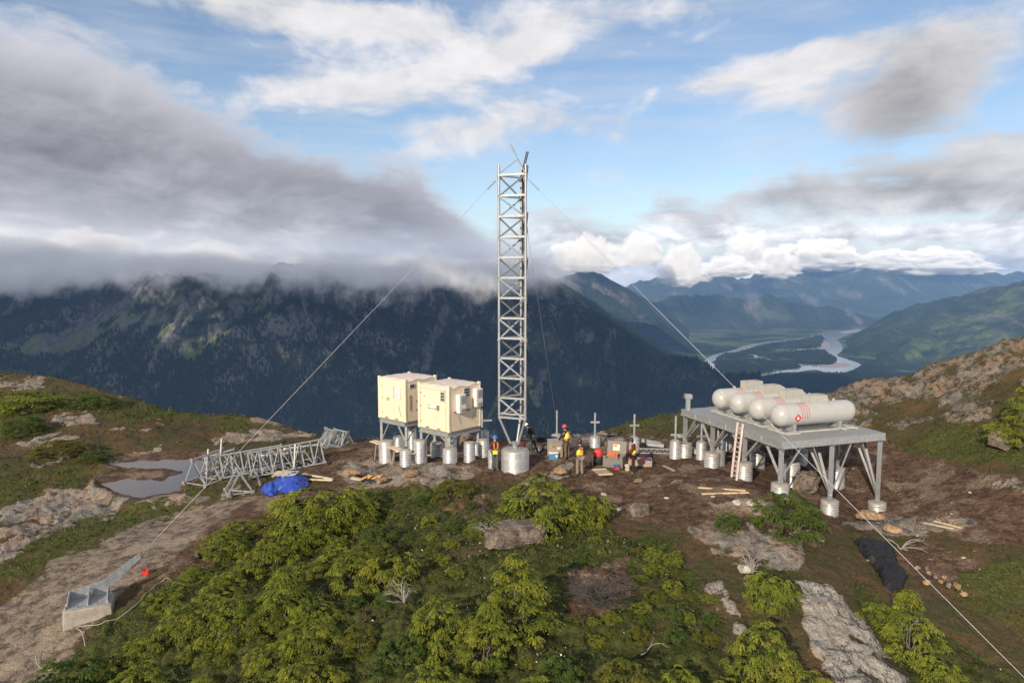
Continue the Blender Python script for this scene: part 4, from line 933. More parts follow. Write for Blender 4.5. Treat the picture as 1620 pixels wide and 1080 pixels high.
def boulder_mat():
    m, nt, b = material('lichened_rock'); p = nt.pos(); n = nt.noise(p, 2.4, 6, .68, .4); f = nt.noise(p, 11., 5, .72)
    col = nt.mix(nt.ss(n, .36, .64), (.11, .088, .072), (.29, .235, .19)); col = nt.mix(nt.ss(f, .44, .34), col, (.05, .042, .036)); col = nt.mix(nt.m('MULTIPLY', nt.ss(f, .60, .70), .7), col, (.38, .35, .30))
    nt.put(col, b.inputs['Base Color']); b.inputs['Roughness'].default_value = .95; b.inputs['Specular IOR Level'].default_value = .15; nt.put(nt.bump(nt.m('MULTIPLY_ADD', f, .5, n), 1.0, .12), b.inputs['Normal']); return m
M_boulder = boulder_mat()
M_stone = plain('orange_stone', (.31, .205, .125), .95, 0, .4, 7, .9, .2, dirt=(.12, .08, .055), dirt_amt=.7)
M_pale = plain('pale_stone', (.46, .41, .34), .95, 0, .2, 5, .6, .2)
M_twig = plain('bleached_wood', (.26, .235, .21), .9, 0, .2, 12, .3)
def grate():
    m, nt, b = material('steel_grating'); p = nt.obj(); x, y, z = nt.xyz(p)
    w = nt.m('ABSOLUTE', nt.m('SINE', nt.m('MULTIPLY', x, 3.14159 / .16))); w2 = nt.m('ABSOLUTE', nt.m('SINE', nt.m('MULTIPLY', y, 3.14159 / .14)))
    g = nt.m('MAXIMUM', nt.ss(w, .74, .86), nt.ss(w2, .74, .86)); n = nt.noise(p, 2.2, 5, .6)
    nt.put(nt.mix(g, nt.mix(n, (.07, .07, .07), (.12, .115, .11)), nt.mix(n, (.36, .36, .355), (.52, .515, .50))), b.inputs['Base Color'])
    b.inputs['Roughness'].default_value = .55; b.inputs['Metallic'].default_value = .25; nt.put(nt.bump(g, .6, .02), b.inputs['Normal']); return m
M_grate = grate()

# ------------------------------------------------------------------ mesh builder
class MB:
    def __init__(s): s.v = []; s.f = []; s.mi = []; s.cur = 0
    def add(s, vs, fs):
        o = len(s.v); s.v += [tuple(q) for q in vs]; s.f += [tuple(i + o for i in q) for q in fs]; s.mi += [s.cur] * len(fs); return s
    def box(s, c, d, rot=None):
        d = Vector(d) / 2; R_ = rot or Matrix.Identity(3); c = Vector(c)
        vs = [c + R_ @ Vector((x * d.x, y * d.y, z * d.z)) for x in (-1, 1) for y in (-1, 1) for z in (-1, 1)]
        return s.add(vs, [(0, 1, 3, 2), (4, 6, 7, 5), (0, 4, 5, 1), (2, 3, 7, 6), (0, 2, 6, 4), (1, 5, 7, 3)])
    def bar(s, a, b, w, h=None, up=(0, 0, 1)):
        a = Vector(a); b = Vector(b); h = h or w; z = (b - a); L = z.length; z.normalize(); u = Vector(up)
        if abs(z.dot(u)) > .98: u = Vector((1, 0, 0))
        x = z.cross(u).normalized(); y = x.cross(z).normalized()
        return s.box((a + b) / 2, (w, h, L), Matrix((x, y, z)).transposed())
    def angle(s, a, b, w, t=.012, up=(0, 0, 1)):
        a = Vector(a); b = Vector(b); z = (b - a).normalized(); u = Vector(up)
        if abs(z.dot(u)) > .98: u = Vector((1, 0, 0))
        x = z.cross(u).normalized(); y = x.cross(z).normalized()
        s.bar(a, b, w, t, up); return s.bar(a + x * (w / 2 - t / 2) + y * (w / 2 + .001), b + x * (w / 2 - t / 2) + y * (w / 2 + .001), t, w - t, up)
    def channel(s, a, b, h, w, t=.016):
        """an I section beam"""
        a = Vector(a); b = Vector(b); s.bar(a, b, t, h - 2 * t)
        for q in (1, -1):
            o = Vector((0, 0, q * (h / 2 - t / 2))); s.bar(a + o, b + o, w, t)
        return s
    def tube(s, pts, r, seg=10, caps=True):
        P = np.array([tuple(q) for q in pts], float); r = np.full(len(P), r) if np.isscalar(r) else np.asarray(r)
        v, f = tube_np([(P, r)], seg); o = len(s.v); s.add(v, f)
        if caps:
            n = len(P); s.f += [tuple(o + i for i in range(seg)), tuple(o + (n - 1) * seg + i for i in reversed(range(seg)))]; s.mi += [s.cur] * 2
        return s
    def lathe(s, prof, seg=32, c=(0, 0, 0)):
        a = np.arange(seg) * 2 * np.pi / seg; vs = [(c[0] + r * math.cos(t), c[1] + r * math.sin(t), c[2] + z) for r, z in prof for t in a]
        fs = [(i * seg + j, i * seg + (j + 1) % seg, (i + 1) * seg + (j + 1) % seg, (i + 1) * seg + j) for i in range(len(prof) - 1) for j in range(seg)]
        s.add(vs, fs); return s
    def disc(s, c, r, seg=32):
        return s.add([(c[0] + r * math.cos(t), c[1] + r * math.sin(t), c[2]) for t in np.arange(seg) * 2 * np.pi / seg], [tuple(range(seg))])
    def part(s, name, parent, mat, smooth=40, world=True, bevel=0.0):
        off = Vector(parent.location) if (parent is not None and world) else Vector((0, 0, 0))
        if parent is not None and world and parent.parent is not None: off = off + Vector(parent.parent.location)
        me = bpy.data.meshes.new(name); me.from_pydata([tuple(Vector(q) - off) for q in s.v], [], s.f); me.update()
        o = link(name, me, mat, parent, smooth=smooth)
        if any(s.mi): me.polygons.foreach_set('material_index', s.mi)
        if bevel:
            b = o.modifiers.new('bevel', 'BEVEL'); b.width = bevel; b.segments = 2; b.limit_method = 'ANGLE'; b.angle_limit = R(50)
        return o
def thing(name, label, cat, loc, rz=0.0, group=None): return tag(empty(name, loc, rz), label, cat, group)

# ------------------------------------------------------------------ corrugated piers
def pier(px, top, bot, w, label, group='corrugated steel foundation piers', post=None, plate=None, name='foundation_pier', at=None, cap_out=0.0):
    g = at if at is not None else GP(px, bot); t = depth_of(g); r = w * t / FPX / 2; h = max(.25, (bot - top) * t / FPX)
    root = thing(name, label, 'foundation pier', g, 0, group)
    prof = []; n = int((h + .35) / .0138); z0 = -.35
    for i in range(n + 1):
        z = z0 + (h - z0) * i / n; prof.append((r + .024 * math.sin(2 * math.pi * z / .11), z))
    MB().lathe(prof, 36).part('corrugated_sleeve', root, M_sleeve, 180, False)
    m = MB(); rr = r - .026 + cap_out * 3.5; m.lathe([(rr, h - .12), (rr, h + .015), (rr - .02, h + .03), (rr * .5, h + .038)], 36).disc((0, 0, h + .038), rr * .5, 36).part('concrete_cap', root, M_conc, 40, False)
    if post:
        L = (bot - post) * t / FPX; m = MB(); m.tube([(0, 0, h), (0, 0, L)], .06, 14); m.box((0, 0, h + .055), (.3, .3, .03)); p = m.part('post', root, M_galv, 40, False)
        if plate:
            zz = (bot - plate) * t / FPX; MB().box((0, 0, zz), (.5, .10, .09), Matrix.Rotation(rnd.uniform(-.4, .4), 3, 'Z')).part('cross_plate', p, M_galv, 40, False)
    return root, h
PIERS = [
 (612, 697, 731, 24, 'corrugated pier under the left end of the plywood walkway'), (631, 690, 713, 18, 'corrugated pier half hidden behind the left end of the plywood walkway'),
 (642, 711, 737, 18, 'corrugated pier under the right half of the plywood walkway'), (665, 696, 731, 21, 'corrugated pier between the two cream shelters'),
 (691, 700, 723, 20, 'corrugated pier under the middle of the front cream shelter'), (712, 709, 731, 22, 'corrugated pier below the nearest corner of the front cream shelter'),
 (713, 688, 712, 18, 'corrugated pier in the shade behind the nearest corner pier of the front shelter'), (743, 699, 730, 18, 'slim corrugated pier below the right wall of the front shelter'),
 (765, 695, 722, 17, 'corrugated pier below the right corner of the front shelter'), (767, 681, 701, 12, 'corrugated pier peeping out behind the right corner of the front shelter'),
 (652, 676, 712, 13, 'corrugated pier in the shade behind the back shelter'), (754, 702, 720, 10, 'narrow corrugated pier in shade under the front shelter'),
 (780, 712, 740, 15, 'small corrugated pier behind the person in the blue helmet')]
for p in PIERS: pier(*p)
for px, top, bot, w, post, plate, lab in [(941, 691, 707, 16, 652, 667, 'corrugated pier with post, second from the tower in the row of post piers'), (1003, 692, 717, 15.5, 654, 672, 'corrugated pier with post behind the person with the open grey case'),
        (1068, 697, 725, 16.5, 657, 687, 'corrugated pier with post standing alone left of the tank platform'), (1109, 698.6, 726, 15.5, 659, 689, 'corrugated pier with post at the back left corner of the tank platform'),
        (1135, 712.5, 736, 22, 672, 703, 'stout concrete coated pier with post left of the leaning ladder')]:
    pier(px, top, bot, w, lab, 'piers with bare steel posts', post, plate, 'post_pier')
pier(881, 688, 694, 17, 'low pad with the tall thin steel post beside the tan crate', 'piers with bare steel posts', 648.5, None, 'post_pier')
TB = W(815, 743, 34.3); TB.z = float(gz(TB.x, TB.y)); tp_root, tp_h = pier(815, 711.5, 743, 43, 'wide corrugated pier that carries the lattice tower', 'corrugated steel foundation piers', at=TB)

# ------------------------------------------------------------------ lattice tower
def lattice(root, base, axis, xdir, side, n, length, stub, legr, br, mat, tag_parts=True):
    """three chords joined by crossbars and zigzag diagonals; returns chord points"""
    axis = Vector(axis).normalized(); x = Vector(xdir); x = (x - axis * x.dot(axis)).normalized(); y = axis.cross(x); base = Vector(base); Rr = side / math.sqrt(3)
    dirs = [x * math.cos(a) + y * math.sin(a) for a in (R(68), R(188), R(308))]
    P = lambda k, s: base + dirs[k % 3] * Rr + axis * s
    for k in range(3):
        m = MB(); m.tube([P(k, -.02), P(k, length + stub)], legr, 12)
        for s in (length * .33, length * .66, length): m.tube([P(k, s - .05), P(k, s + .05)], legr * 1.55, 12)
        m.part('chord', root, mat)
    step = length / n
    for i in range(n + 1):
        for k in range(3):
            MB().angle(P(k, i * step), P(k + 1, i * step), br, .010, axis).part('crossbar', root, mat)
    for i in range(n):
        for k in range(3):
            a, b = (P(k, i * step), P(k + 1, (i + 1) * step)) if i % 2 == (1, 1, 0)[k] else (P(k + 1, i * step), P(k, (i + 1) * step))
            MB().angle(a, b, br * .95, .010, dirs[k]).part('diagonal', root, M_galv_dull)  # duller tone paints shade onto the diagonals, one metal with the chords
    return P
capz = TB.z + tp_h + .04
tower = thing('lattice_tower', 'tall three-legged galvanised lattice tower standing on the wide corrugated pier', 'lattice tower', (TB.x, TB.y, capz))
z_lo, z_hi = 2.62, 14.2
P = lattice(tower, (TB.x, TB.y, z_lo), (0, 0, 1), (1, 0, 0), 1.36, 12, z_hi - z_lo, .50, .060, .092, M_galv)
for k in range(3):
    d = P(k, 0) - Vector((TB.x, TB.y, z_lo)); b0 = Vector((TB.x, TB.y, capz + .28)) + d * .30
    MB().tube([b0, P(k, .0)], .058, 12).part('base_strut', tower, M_galv)
    MB().angle(P(k, .2), P(k + 1, .2), .07, .010).part('crossbar', tower, M_galv)
m = MB(); m.lathe([(.30, capz), (.30, capz + .03), (.13, capz + .032), (.13, capz + .30), (.26, capz + .30), (.26, capz + .33), (.02, capz + .332)], 24, (TB.x, TB.y, 0))
for a in range(6): m.tube([(TB.x + .24 * math.cos(a * 1.047), TB.y + .24 * math.sin(a * 1.047), capz), (TB.x + .24 * math.cos(a * 1.047), TB.y + .24 * math.sin(a * 1.047), capz + .09)], .018, 8)
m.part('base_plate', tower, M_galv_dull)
# ladder and cable tray between the right and the back chord
m = MB(); q0 = P(2, 0).lerp(P(0, 0), .62) ; ax = Vector((0, 0, 1)); dd = (P(0, 0) - P(2, 0)).normalized()
for o in (-.13, .13): m.bar(q0 + dd * o, q0 + dd * o + ax * 12.0, .035, .035)
for i in range(40): m.bar(q0 - dd * .13 + ax * (.2 + i * .3), q0 + dd * .13 + ax * (.2 + i * .3), .02, .02)
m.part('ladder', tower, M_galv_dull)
for o in (.30, .38, .46):
    q1_ = P(2, .1).lerp(P(0, .1), o) + Vector((-.06, .02, 0)); MB().tube([q1_, q1_ + ax * 11.4], .024, 8).part('cable_and_shade_bar', tower, M_black)
for i in range(5):  # black bars painting the shaded diagonals of the right face
    a = P(2, 2.0 + i * 2.15).lerp(P(0, 2.0 + i * 2.15), .72) + Vector((.03, -.03, 0)); b = P(2, 3.4 + i * 2.15) + Vector((.05, -.02, 0))
    m = MB()
    for o in (0, .055): m.tube([a + Vector((o, 0, 0)), a.lerp(b, .5) + Vector((o + .03, 0, .03)), b + Vector((o, 0, 0))], .022, 8)
    m.part('cable_and_shade_bar', tower, M_black)
top = P(2, z_hi - z_lo)  # black bars standing for the shaded diagonal at the top
m = MB()
for o in (0, .07): m.tube([top + Vector((-.28 + o, .3, -.3)), top + Vector((-.1 + o, .1, .45)), top + Vector((.05 + o, 0, 1.05))], .026, 8)
m.part('cable_and_shade_bar', tower, M_black)
MB().tube([P(1, z_hi - z_lo + .1), P(1, z_hi - z_lo).lerp(P(2, z_hi - z_lo), .72) + Vector((0, 0, .75))], .022, 8).part('top_stay', tower, M_galv)
MB().tube([top + Vector((-.02, -.05, .05)), top + Vector((-.72, -.03, 1.38))], .032, 8).part('lifting_pole', tower, M_galv)

# ------------------------------------------------------------------ guy anchors and wires
ab = GP(125, 985); fr = Vector((.72, .69, 0)).normalized(); sd_ = Vector((fr.y, -fr.x, 0))
anchor = thing('guy_anchor', 'steel bracket with a long arm bolted on a pale concrete block beside the gravel track', 'guy anchor', ab)
def yawm(f): return Matrix(((f.y, f.x, 0), (-f.x, f.y, 0), (0, 0, 1)))
def anchor_block(root, base, f, sx, sy, h, arm, tilt=.0):
    s = Vector((f.y, -f.x, 0)); base = Vector(base); M = Matrix((s, f, Vector((0, 0, 1)))).transposed()
    m = MB(); b = .0
    vs = [base + M @ Vector((x * sx / 2 * k, y * sy / 2 * k, z)) for z, k in ((-.5, 1.04), (h, 1.0)) for x in (-1, 1) for y in (-1, 1)]
    m.add(vs, [(0, 1, 3, 2), (4, 6, 7, 5), (0, 4, 5, 1), (2, 3, 7, 6), (0, 2, 6, 4), (1, 5, 7, 3)]); m.part('concrete_block', root, M_conc, bevel=.03)
    L = lambda x, y, z: base + M @ Vector((x, y, z))
    m = MB(); m.box(L(0, 0, h + .025), (sx * .92, sy * .86, .035), M)
    br = m.part('base_plate', root, M_galv_dull)
    for x in (-.42, .0, .40):
        m = MB(); a = sx * x; hh = .34
        q = [L(a, -sy * .40, h + .045), L(a, sy * .34, h + .045), L(a, sy * .34, h + hh), L(a, -sy * .05, h + hh), L(a, -sy * .36, h + .16)]
        o = M @ Vector((.018, 0, 0)); m.add([p - o for p in q] + [p + o for p in q], [(4, 3, 2, 1, 0), (5, 6, 7, 8, 9)] + [(i, (i + 1) % 5, (i + 1) % 5 + 5, i + 5) for i in range(5)])
        m.part('gusset', root, M_galv_dull)
    m = MB(); y0 = sy * .36; q = [L(-sx * .46, y0, h + .045), L(sx * .44, y0, h + .045), L(sx * .44, y0, h + .30)] 
    o = M @ Vector((0, .02, 0))
    prof = [L(-sx * .46, y0, h + .045), L(sx * .36, y0, h + .045), L(sx * .36 + arm * .5, y0 + .25, h + .28 + arm * .28), L(sx * .36 + arm, y0 + .5, h + .42 + arm * .52), L(sx * .36 + arm * .97, y0 + .5, h + .62 + arm * .52), L(sx * .30, y0, h + .56), L(-sx * .20, y0, h + .40), L(-sx * .46, y0, h + .30)]
    n = len(prof); m.add([p - o for p in prof] + [p + o for p in prof], [tuple(reversed(range(n))), tuple(range(n, 2 * n))] + [(i, (i + 1) % n, (i + 1) % n + n, i + n) for i in range(n)])
    m.part('anchor_arm', root, M_galv_dull)
    m = MB()
    for x, y in ((-.44, -.40), (.44, -.40), (-.2, -.40), (.2, -.40)): m.tube([L(sx * x, sy * y, h + .03), L(sx * x, sy * y, h + .13)], .022, 8)
    m.part('anchor_bolt', root, M_rust)
    return (prof[3] + prof[4]) / 2
tip = anchor_block(anchor, ab + Vector((.1, .45, -.1)), Vector((-.42, .91, 0)).normalized(), 1.42, 1.05, .62, 1.05)
ab2 = GP(931, 684); anchor2 = thing('guy_anchor', 'grey guy anchor on a concrete block at the rim behind the workers', 'guy anchor', ab2)
tip2 = anchor_block(anchor2, ab2 + Vector((0, .4, -.05)), Vector((0, 1, 0)), 1.15, .9, .42, .10)
def wire(a, b, label, sag=.02):
    a = Vector(a); b = Vector(b); d = b - a; n = 24
    pts = [a + d * s - Vector((0, 0, 4 * sag * s * (1 - s) * d.length * .05)) for s in np.linspace(0, 1, n)]
    r = thing('guy_wire', label, 'guy wire', a, 0, 'guy wires of the tower')
    MB().tube(pts, .0085, 6).part('strand', r, M_wire, 180)
    MB().tube([a + d * .012, a + d * .04], .035, 8).part('turnbuckle', r, M_galv_dull)
PL, PR, PB = P(1, z_hi - z_lo - .05), P(2, z_hi - z_lo - .1), P(0, z_hi - z_lo - .6)
wire(PL, tip, 'thin guy wire running down left from the tower top to the anchor by the track')
rg = GP(1660, 1105)
wire(PR, rg - Vector((0, 0, .1)), 'thin guy wire running down right past the tank platform and out of the frame')
wire(PB, tip2, 'short steep guy wire from the tower to the anchor behind the workers')

# ------------------------------------------------------------------ cream shelters on steel frames
XR = Vector((.65, .76, 0)).normalized(); YL = Vector((-XR.y, XR.x, 0)); SRZ = math.atan2(XR.y, XR.x)
def shelter(near, size, h, label, front):
    c = near + (XR + YL) * size / 2
    r = thing('equipment_shelter', label, 'equipment shelter', c, SRZ, 'cream equipment shelters'); s = size / 2
    m = MB(); m.box((0, 0, h / 2), (size, size, h)); m.part('wall', r, M_cream, world=False, bevel=.025)
    m = MB()
    for x, y in ((-1, -1), (1, -1), (-1, 1), (1, 1)):
        m.box((x * (s - .03), y * (s - .03), h / 2), (.10, .10, h + .01)); m.box((x * (s - .05), y * (s - .05), h + .05), (.15, .14, .12))
        m.box((x * (s - .05), y * (s - .05), .05), (.16, .15, .12))
    m.part('corner_post', r, M_cream, world=False, bevel=.012)
    # roof sheet with a wavy front edge
    m = MB(); n = 13; L = np.linspace(-s - .02, s + .02, n); vs = []; rr = random.Random(3 if front else 4)
    for i, y in enumerate(L):
        for j, x in enumerate(L):
            e = (i == 0) * (.07 + .06 * math.sin(j * 1.1)) + (j == 0) * .03; vs.append((x, y, h + .03 + .06 * math.exp(-((x * .7) ** 2 + (y * .7) ** 2)) + rr.uniform(-.012, .012) - e))
    m.add(vs, grid_faces(n, n).tolist()); o = m.part('roof', r, M_roof, 60, False); so = o.modifiers.new('solid', 'SOLIDIFY'); so.thickness = .02
    def box(name, mat, c_, d, par=None, bev=.006): return MB().box(c_, d).part(name, par or r, mat, world=False, bevel=bev)
    def vent(face, u, z, w, hh, nx, nz):
        if face == 'L': f = box('vent', M_vent, (-s - .02, u, z), (.04, w, hh))
        else: f = box('vent', M_vent, (u, -s - .02, z), (w, .04, hh))
        m = MB()
        for i in range(nx):
            for k in range(nz):
                a = (i - (nx - 1) / 2) * w * .8 / nx; b_ = (k - (nz - 1) / 2) * hh * .86 / nz; dd = (.02, w * .62 / nx, hh * .55 / nz)
                if face == 'L': m.box((-s - .044, u + a, z + b_), dd)
                else: m.box((u + a, -s - .044, z + b_), (dd[1], .02, dd[2]))
        m.part('louvre', f, M_black, world=False)
    def ac(u, z, w, hh, dpt=.26):
        a = box('air_conditioner', M_white, (u, -s - dpt / 2, z), (w, dpt, hh), bev=.02)
        MB().box((u + .05, -s - dpt - .006, z + hh * .20), (w * .66, .012, hh * .42)).part('intake_grille', a, M_grille, world=False)
        MB().box((u + .05, -s - dpt - .006, z - hh * .36), (w * .62, .012, hh * .17)).part('outlet_grille', a, M_grille, world=False)
    # pockets for lifting forks
    for y in (.45, -.40): box('fork_pocket', M_rust, (-s - .004, y, .075), (.02, .26, .07), bev=0)
    # door with frame lines, hinges, handle
    dy0 = .42 if front else .30
    dr = box('door', M_cream, (-s - .012, dy0, 1.12), (.03, 1.0, 2.0))
    m = MB()
    for zz in (.35, 1.2, 1.9): m.box((-s - .035, dy0 + .50, zz), (.03, .03, .10))
    m.part('hinge', dr, M_rust, world=False)
    if front:
        MB().box((-s - .045, dy0 + .22, 1.72), (.04, .05, .05)).part('handle', dr, M_rust, world=False)
        vent('L', -.74, 1.84, .32, .54, 2, 3)
        lt = MB(); lt.tube([(-s - .09, .22, 1.22), (-s - .09, -.36, 1.22)], .075, 12); lt.part('wall_light', r, M_white, world=False)
        m = MB(); m.box((-s - .07, -.40, 1.22), (.13, .12, .24)); m.box((-s - .06, .27, 1.22), (.11, .08, .18)); m.part('light_bracket', r, M_grille, world=False)
        ac(-.42, 1.44, .50, .98); ac(.86, 1.60, .50, .98); vent('R', .10, 1.96, .46, .50, 3, 3)
        m = MB()
        for yy in (-.96, 1.0): m.box((-s - .006, yy, h / 2), (.014, .02, h - .2))
        m.box((-s - .006, 0, h - .16), (.014, 2.0, .02)); m.part('panel_joint', r, M_crate, world=False)
        box('drain_bracket', M_rust, (.12, -s - .05, 1.02), (.46, .10, .05)); box('drain_bracket', M_rust, (-.78, -s - .03, 1.02), (.16, .06, .05))
        m = MB(); m.tube([(-.05, -s - .02, 1.70), (0.0, -s - .04, 1.30), (.02, -s - .02, 1.02)], .012, 6); m.tube([(-.5, -s - .015, .78), (-.34, -s - .015, .34)], .010, 6); m.tube([(.75, -s - .015, .9), (.52, -s - .015, .45)], .010, 6)
        m.part('conduit', r, M_grille, world=False)
    else:
        p_ = box('louvre_panel', M_white, (-s - .03, -.55, 1.60), (.06, .52, .66))
        m = MB()
        for k in range(5): m.box((-s - .066, -.55, 1.36 + k * .125), (.016, .50, .02))
        m.part('slat', p_, M_grille, world=False)
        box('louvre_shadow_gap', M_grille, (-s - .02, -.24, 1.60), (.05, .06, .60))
        vent('R', -.72, 2.0, .36, .24, 2, 1)
        m = MB(); m.tube([(-.86, -s - .03, 1.50), (-.86, -s - .03, .62)], .02, 8); m.part('conduit', r, M_rust, world=False)
        m = MB(); m.box((-.1, -s - .02, 1.10), (.7, .03, .04)); m.box((-.1, -s - .02, .62), (.7, .03, .04)); m.part('wall_rail', r, M_rust, world=False)
        m = MB(); m.tube([(-s - .02, -.62, .85), (-s - .02, -.80, .30)], .016, 6); m.part('conduit', r, M_grille, world=False)
        m = MB(); m.tube([(-s - .04, .34, 1.08), (-s - .05, .36, 1.20), (-s - .05, .30, 1.25), (-s - .04, .24, 1.19)], .018, 6); m.tube([(-s - .04, .18, 1.24), (-s - .05, .18, 1.08)], .022, 6); m.part('latch', dr, M_rust, world=False)
    return r, c
def frame_under(c, size, ztop, label, spots):
    """welded beams, legs, diagonal braces"""
    r = thing('support_frame', label, 'support frame', (c.x, c.y, ztop - .24), 0, 'steel frames under the shelters'); s = size / 2 - .02
    K = lambda x, y, z: Vector((c.x, c.y, 0)) + XR * x + YL * y + Vector((0, 0, z))
    zb = ztop - .125
    for a, b in (((-s, -s), (s, -s)), ((s, s), (-s, s)), ((-s, s - .08), (-s, -s + .08)), ((s, -s + .08), (s, s - .08)), ((0, -s + .08), (0, s - .08))):
        MB().channel(K(*a, zb), K(*b, zb), .24, .14).part('beam', r, M_galv)
    for x, y, zf in spots:
        m = MB()
        q = K(x, y, 0); m.bar(Vector((q.x, q.y, zf)), Vector((q.x, q.y, ztop - .25)), .13, .13); m.box((q.x, q.y, zf + .015), (.28, .28, .03)); m.part('leg', r, M_galv)
        for dx, dy_ in ((1, 0), (-1, 0), (0, 1), (0, -1)):
            e = (x + dx * .72, y + dy_ * .72)
            if abs(e[0]) <= s + .01 and abs(e[1]) <= s + .01:
                MB().angle(Vector((q.x, q.y, zf + .10)), K(e[0], e[1], ztop - .27), .07, .010).part('brace', r, M_galv)
    return r
SZ, SH = 2.36, 2.31
NF = W(710.6, 684.3, 36.0); NB = W(641.9, 668, 38.8)
s1, c1 = shelter(NF, SZ, SH, 'cream shelter nearest the tower with two white air conditioners on its right wall', True)
s2, c2 = shelter(NB, SZ, SH, 'cream shelter behind the front one with a white louvre panel on its door wall', False)
def foot(c, x, y, up=.72):
    q = Vector((c.x, c.y, 0)) + XR * x + YL * y; return float(gz(q.x, q.y)) + up
e = SZ / 2 - .1
frame_under(c1, SZ, NF.z - .01, 'galvanised frame carrying the front cream shelter', [(x, y, foot(c1, x, y, .70)) for x, y in ((-e, -e), (e, -e), (-e, e), (e, e))])
frame_under(c2, SZ, NB.z - .01, 'galvanised frame carrying the back cream shelter', [(x, y, foot(c2, x, y, .75)) for x, y in ((-e, -e), (e, -e), (-e, e), (e, e))])
# side landing bracket on the right of the front shelter
q = NF + XR * (SZ + .12) + Vector((0, 0, -.1)); 
lb = thing('steel_upright', 'short steel upright at the right corner of the front cream shelter', 'steel post', (q.x, q.y, q.z))
MB().bar(q, q + Vector((0, 0, 1.0)), .12, .10).part('upright', lb, M_galv); MB().bar(q + Vector((0, 0, .35)), q + Vector((.55, .1, .35)), .08, .08).part('bracket_arm', lb, M_galv)
# plywood walkway
a = W(590, 697.5, 39.6); b = W(653, 717.5, 36.6); a.z = b.z = (a.z + b.z) / 2
pk = thing('walkway', 'pale plywood plank walkway on props along the shelter front', 'walkway', (a + b) / 2)
m = MB(); m.bar(a, b, .42, .05); m.part('plank', pk, M_ply)
for f, o in ((.45, .05), (.58, -.2), (.95, .12), (.1, -.1)):
    q = a.lerp(b, f); g = float(gz(q.x + o, q.y - .2)); MB().bar(Vector((q.x + o, q.y - .22, g - .1)), Vector((q.x, q.y - .1, q.z - .03)), .09, .045).part('prop', pk, M_greywood)

# ------------------------------------------------------------------ tank platform
A0 = W(1237, 699, 29); ZD = A0.z; EX = Vector((.951, .309, 0)).normalized(); EY = Vector((-EX.y, EX.x, 0)); PW, PL_ = 5.5, 7.75
D = lambda u, v, z=0.0: Vector((A0.x, A0.y, 0)) + EX * u + EY * v + Vector((0, 0, ZD + z))
plat = thing('tank_platform', 'galvanised steel platform on braced legs carrying the four propane tanks', 'platform', D(PW / 2, PL_ / 2, -.3))
mrot = Matrix((EX, EY, Vector((0, 0, 1)))).transposed()
def local_part(mb, name, mat, **k):
    return mb.part(name, plat, mat, **k)
m = MB(); m.box((0, 0, 0), (PW - .04, PL_ - .04, .035)); o = m.part('grating_deck', plat, M_grate, world=False); o.rotation_euler = (0, 0, math.atan2(EX.y, EX.x)); o.location = (0, 0, .3 - .02)
for a, b in ((D(0, 0, -.15), D(PW, 0, -.15)), (D(PW, PL_, -.15), D(0, PL_, -.15)), (D(0, PL_, -.15), D(0, .02, -.15)), (D(PW, .02, -.15), D(PW, PL_, -.15))):
    m = MB(); m.bar(a, b, .03, .29); n = (b - a).normalized(); s_ = Vector((n.y, -n.x, 0))
    m.bar(a + s_ * .05 + Vector((0, 0, -.137)), b + s_ * .05 + Vector((0, 0, -.137)), .07, .016); L = (b - a).length
    for k in range(1, int(L / 1.3) + 1): 
        q = a + n * (k * L / (int(L / 1.3) + 1)); m.box(q + s_ * .022, (.05, .05, .25))
    m.part('edge_beam', plat, M_galv)
for v in (1.2, 2.6, 3.9, 5.2, 6.5): MB().channel(D(.05, v, -.16), D(PW - .05, v, -.16), .24, .12).part('joist', plat, M_galv_dull)
PP = [(.12, .15, 'corrugated pier under the front left corner of the tank platform'), (2.75, .15, 'corrugated pier under the middle of the platform front edge, at the slope foot'), (5.38, .15, 'short corrugated pier under the front right corner of the tank platform'),
      (.12, 2.6, 'corrugated pier right of the ladder foot under the platform left edge'), (2.75, 2.6, 'tall corrugated pier in the shade under the middle of the platform'), (5.38, 2.6, 'corrugated pier under the platform right side, second from the front'),
      (.12, 5.1, 'corrugated pier left of the ladder foot under the platform left edge'), (2.75, 5.1, 'corrugated pier deep in the shade below the third tank'), (5.38, 5.1, 'corrugated pier in the shade under the platform right side, third from the front'),
      (.12, 7.55, 'corrugated pier under the far left corner of the tank platform'), (2.75, 7.55, 'corrugated pier under the far edge of the tank platform'), (5.38, 7.55, 'corrugated pier under the far right corner of the tank platform')]
for i, (u, v, lab) in enumerate(PP):
    q = D(u, v); g = Vector((q.x, q.y, float(gz(q.x, q.y)))); hp = {0: .55, 1: .55, 2: .30, 3: .8, 4: 1.2, 5: .9}.get(i, .7); hp = min(hp, ZD - .9 - g.z)
    t = depth_of(g); w = .72 * FPX / t
    pier(0, 0, hp * FPX / t, w, lab, 'corrugated piers under the tank platform', at=g, cap_out=.012)
    zt = g.z + hp + .04; m = MB(); base = Vector((q.x, q.y, zt))
    for o in (-.07, .07): m.bar(base + EX * o, Vector((q.x, q.y, ZD - .31)) + EX * o, .014, .12, EX)
    m.bar(base, Vector((q.x, q.y, ZD - .31)), .125, .012, EY); m.box((q.x, q.y, zt + .015), (.34, .34, .03), mrot); m.box((q.x, q.y, ZD - .33), (.30, .30, .03), mrot); m.part('leg', plat, M_galv)
    for du, dv in ((1.05, 0), (-1.05, 0), (0, 1.05), (0, -1.05), (.75, .75), (-.75, .75), (.75, -.75), (-.75, -.75)):
        if -.01 <= u + du <= PW + .01 and -.01 <= v + dv <= PL_ + .01:
            MB().angle(base + Vector((0, 0, .14)), D(u + du, v + dv, -.30), .085, .012).part('brace', plat, M_galv)
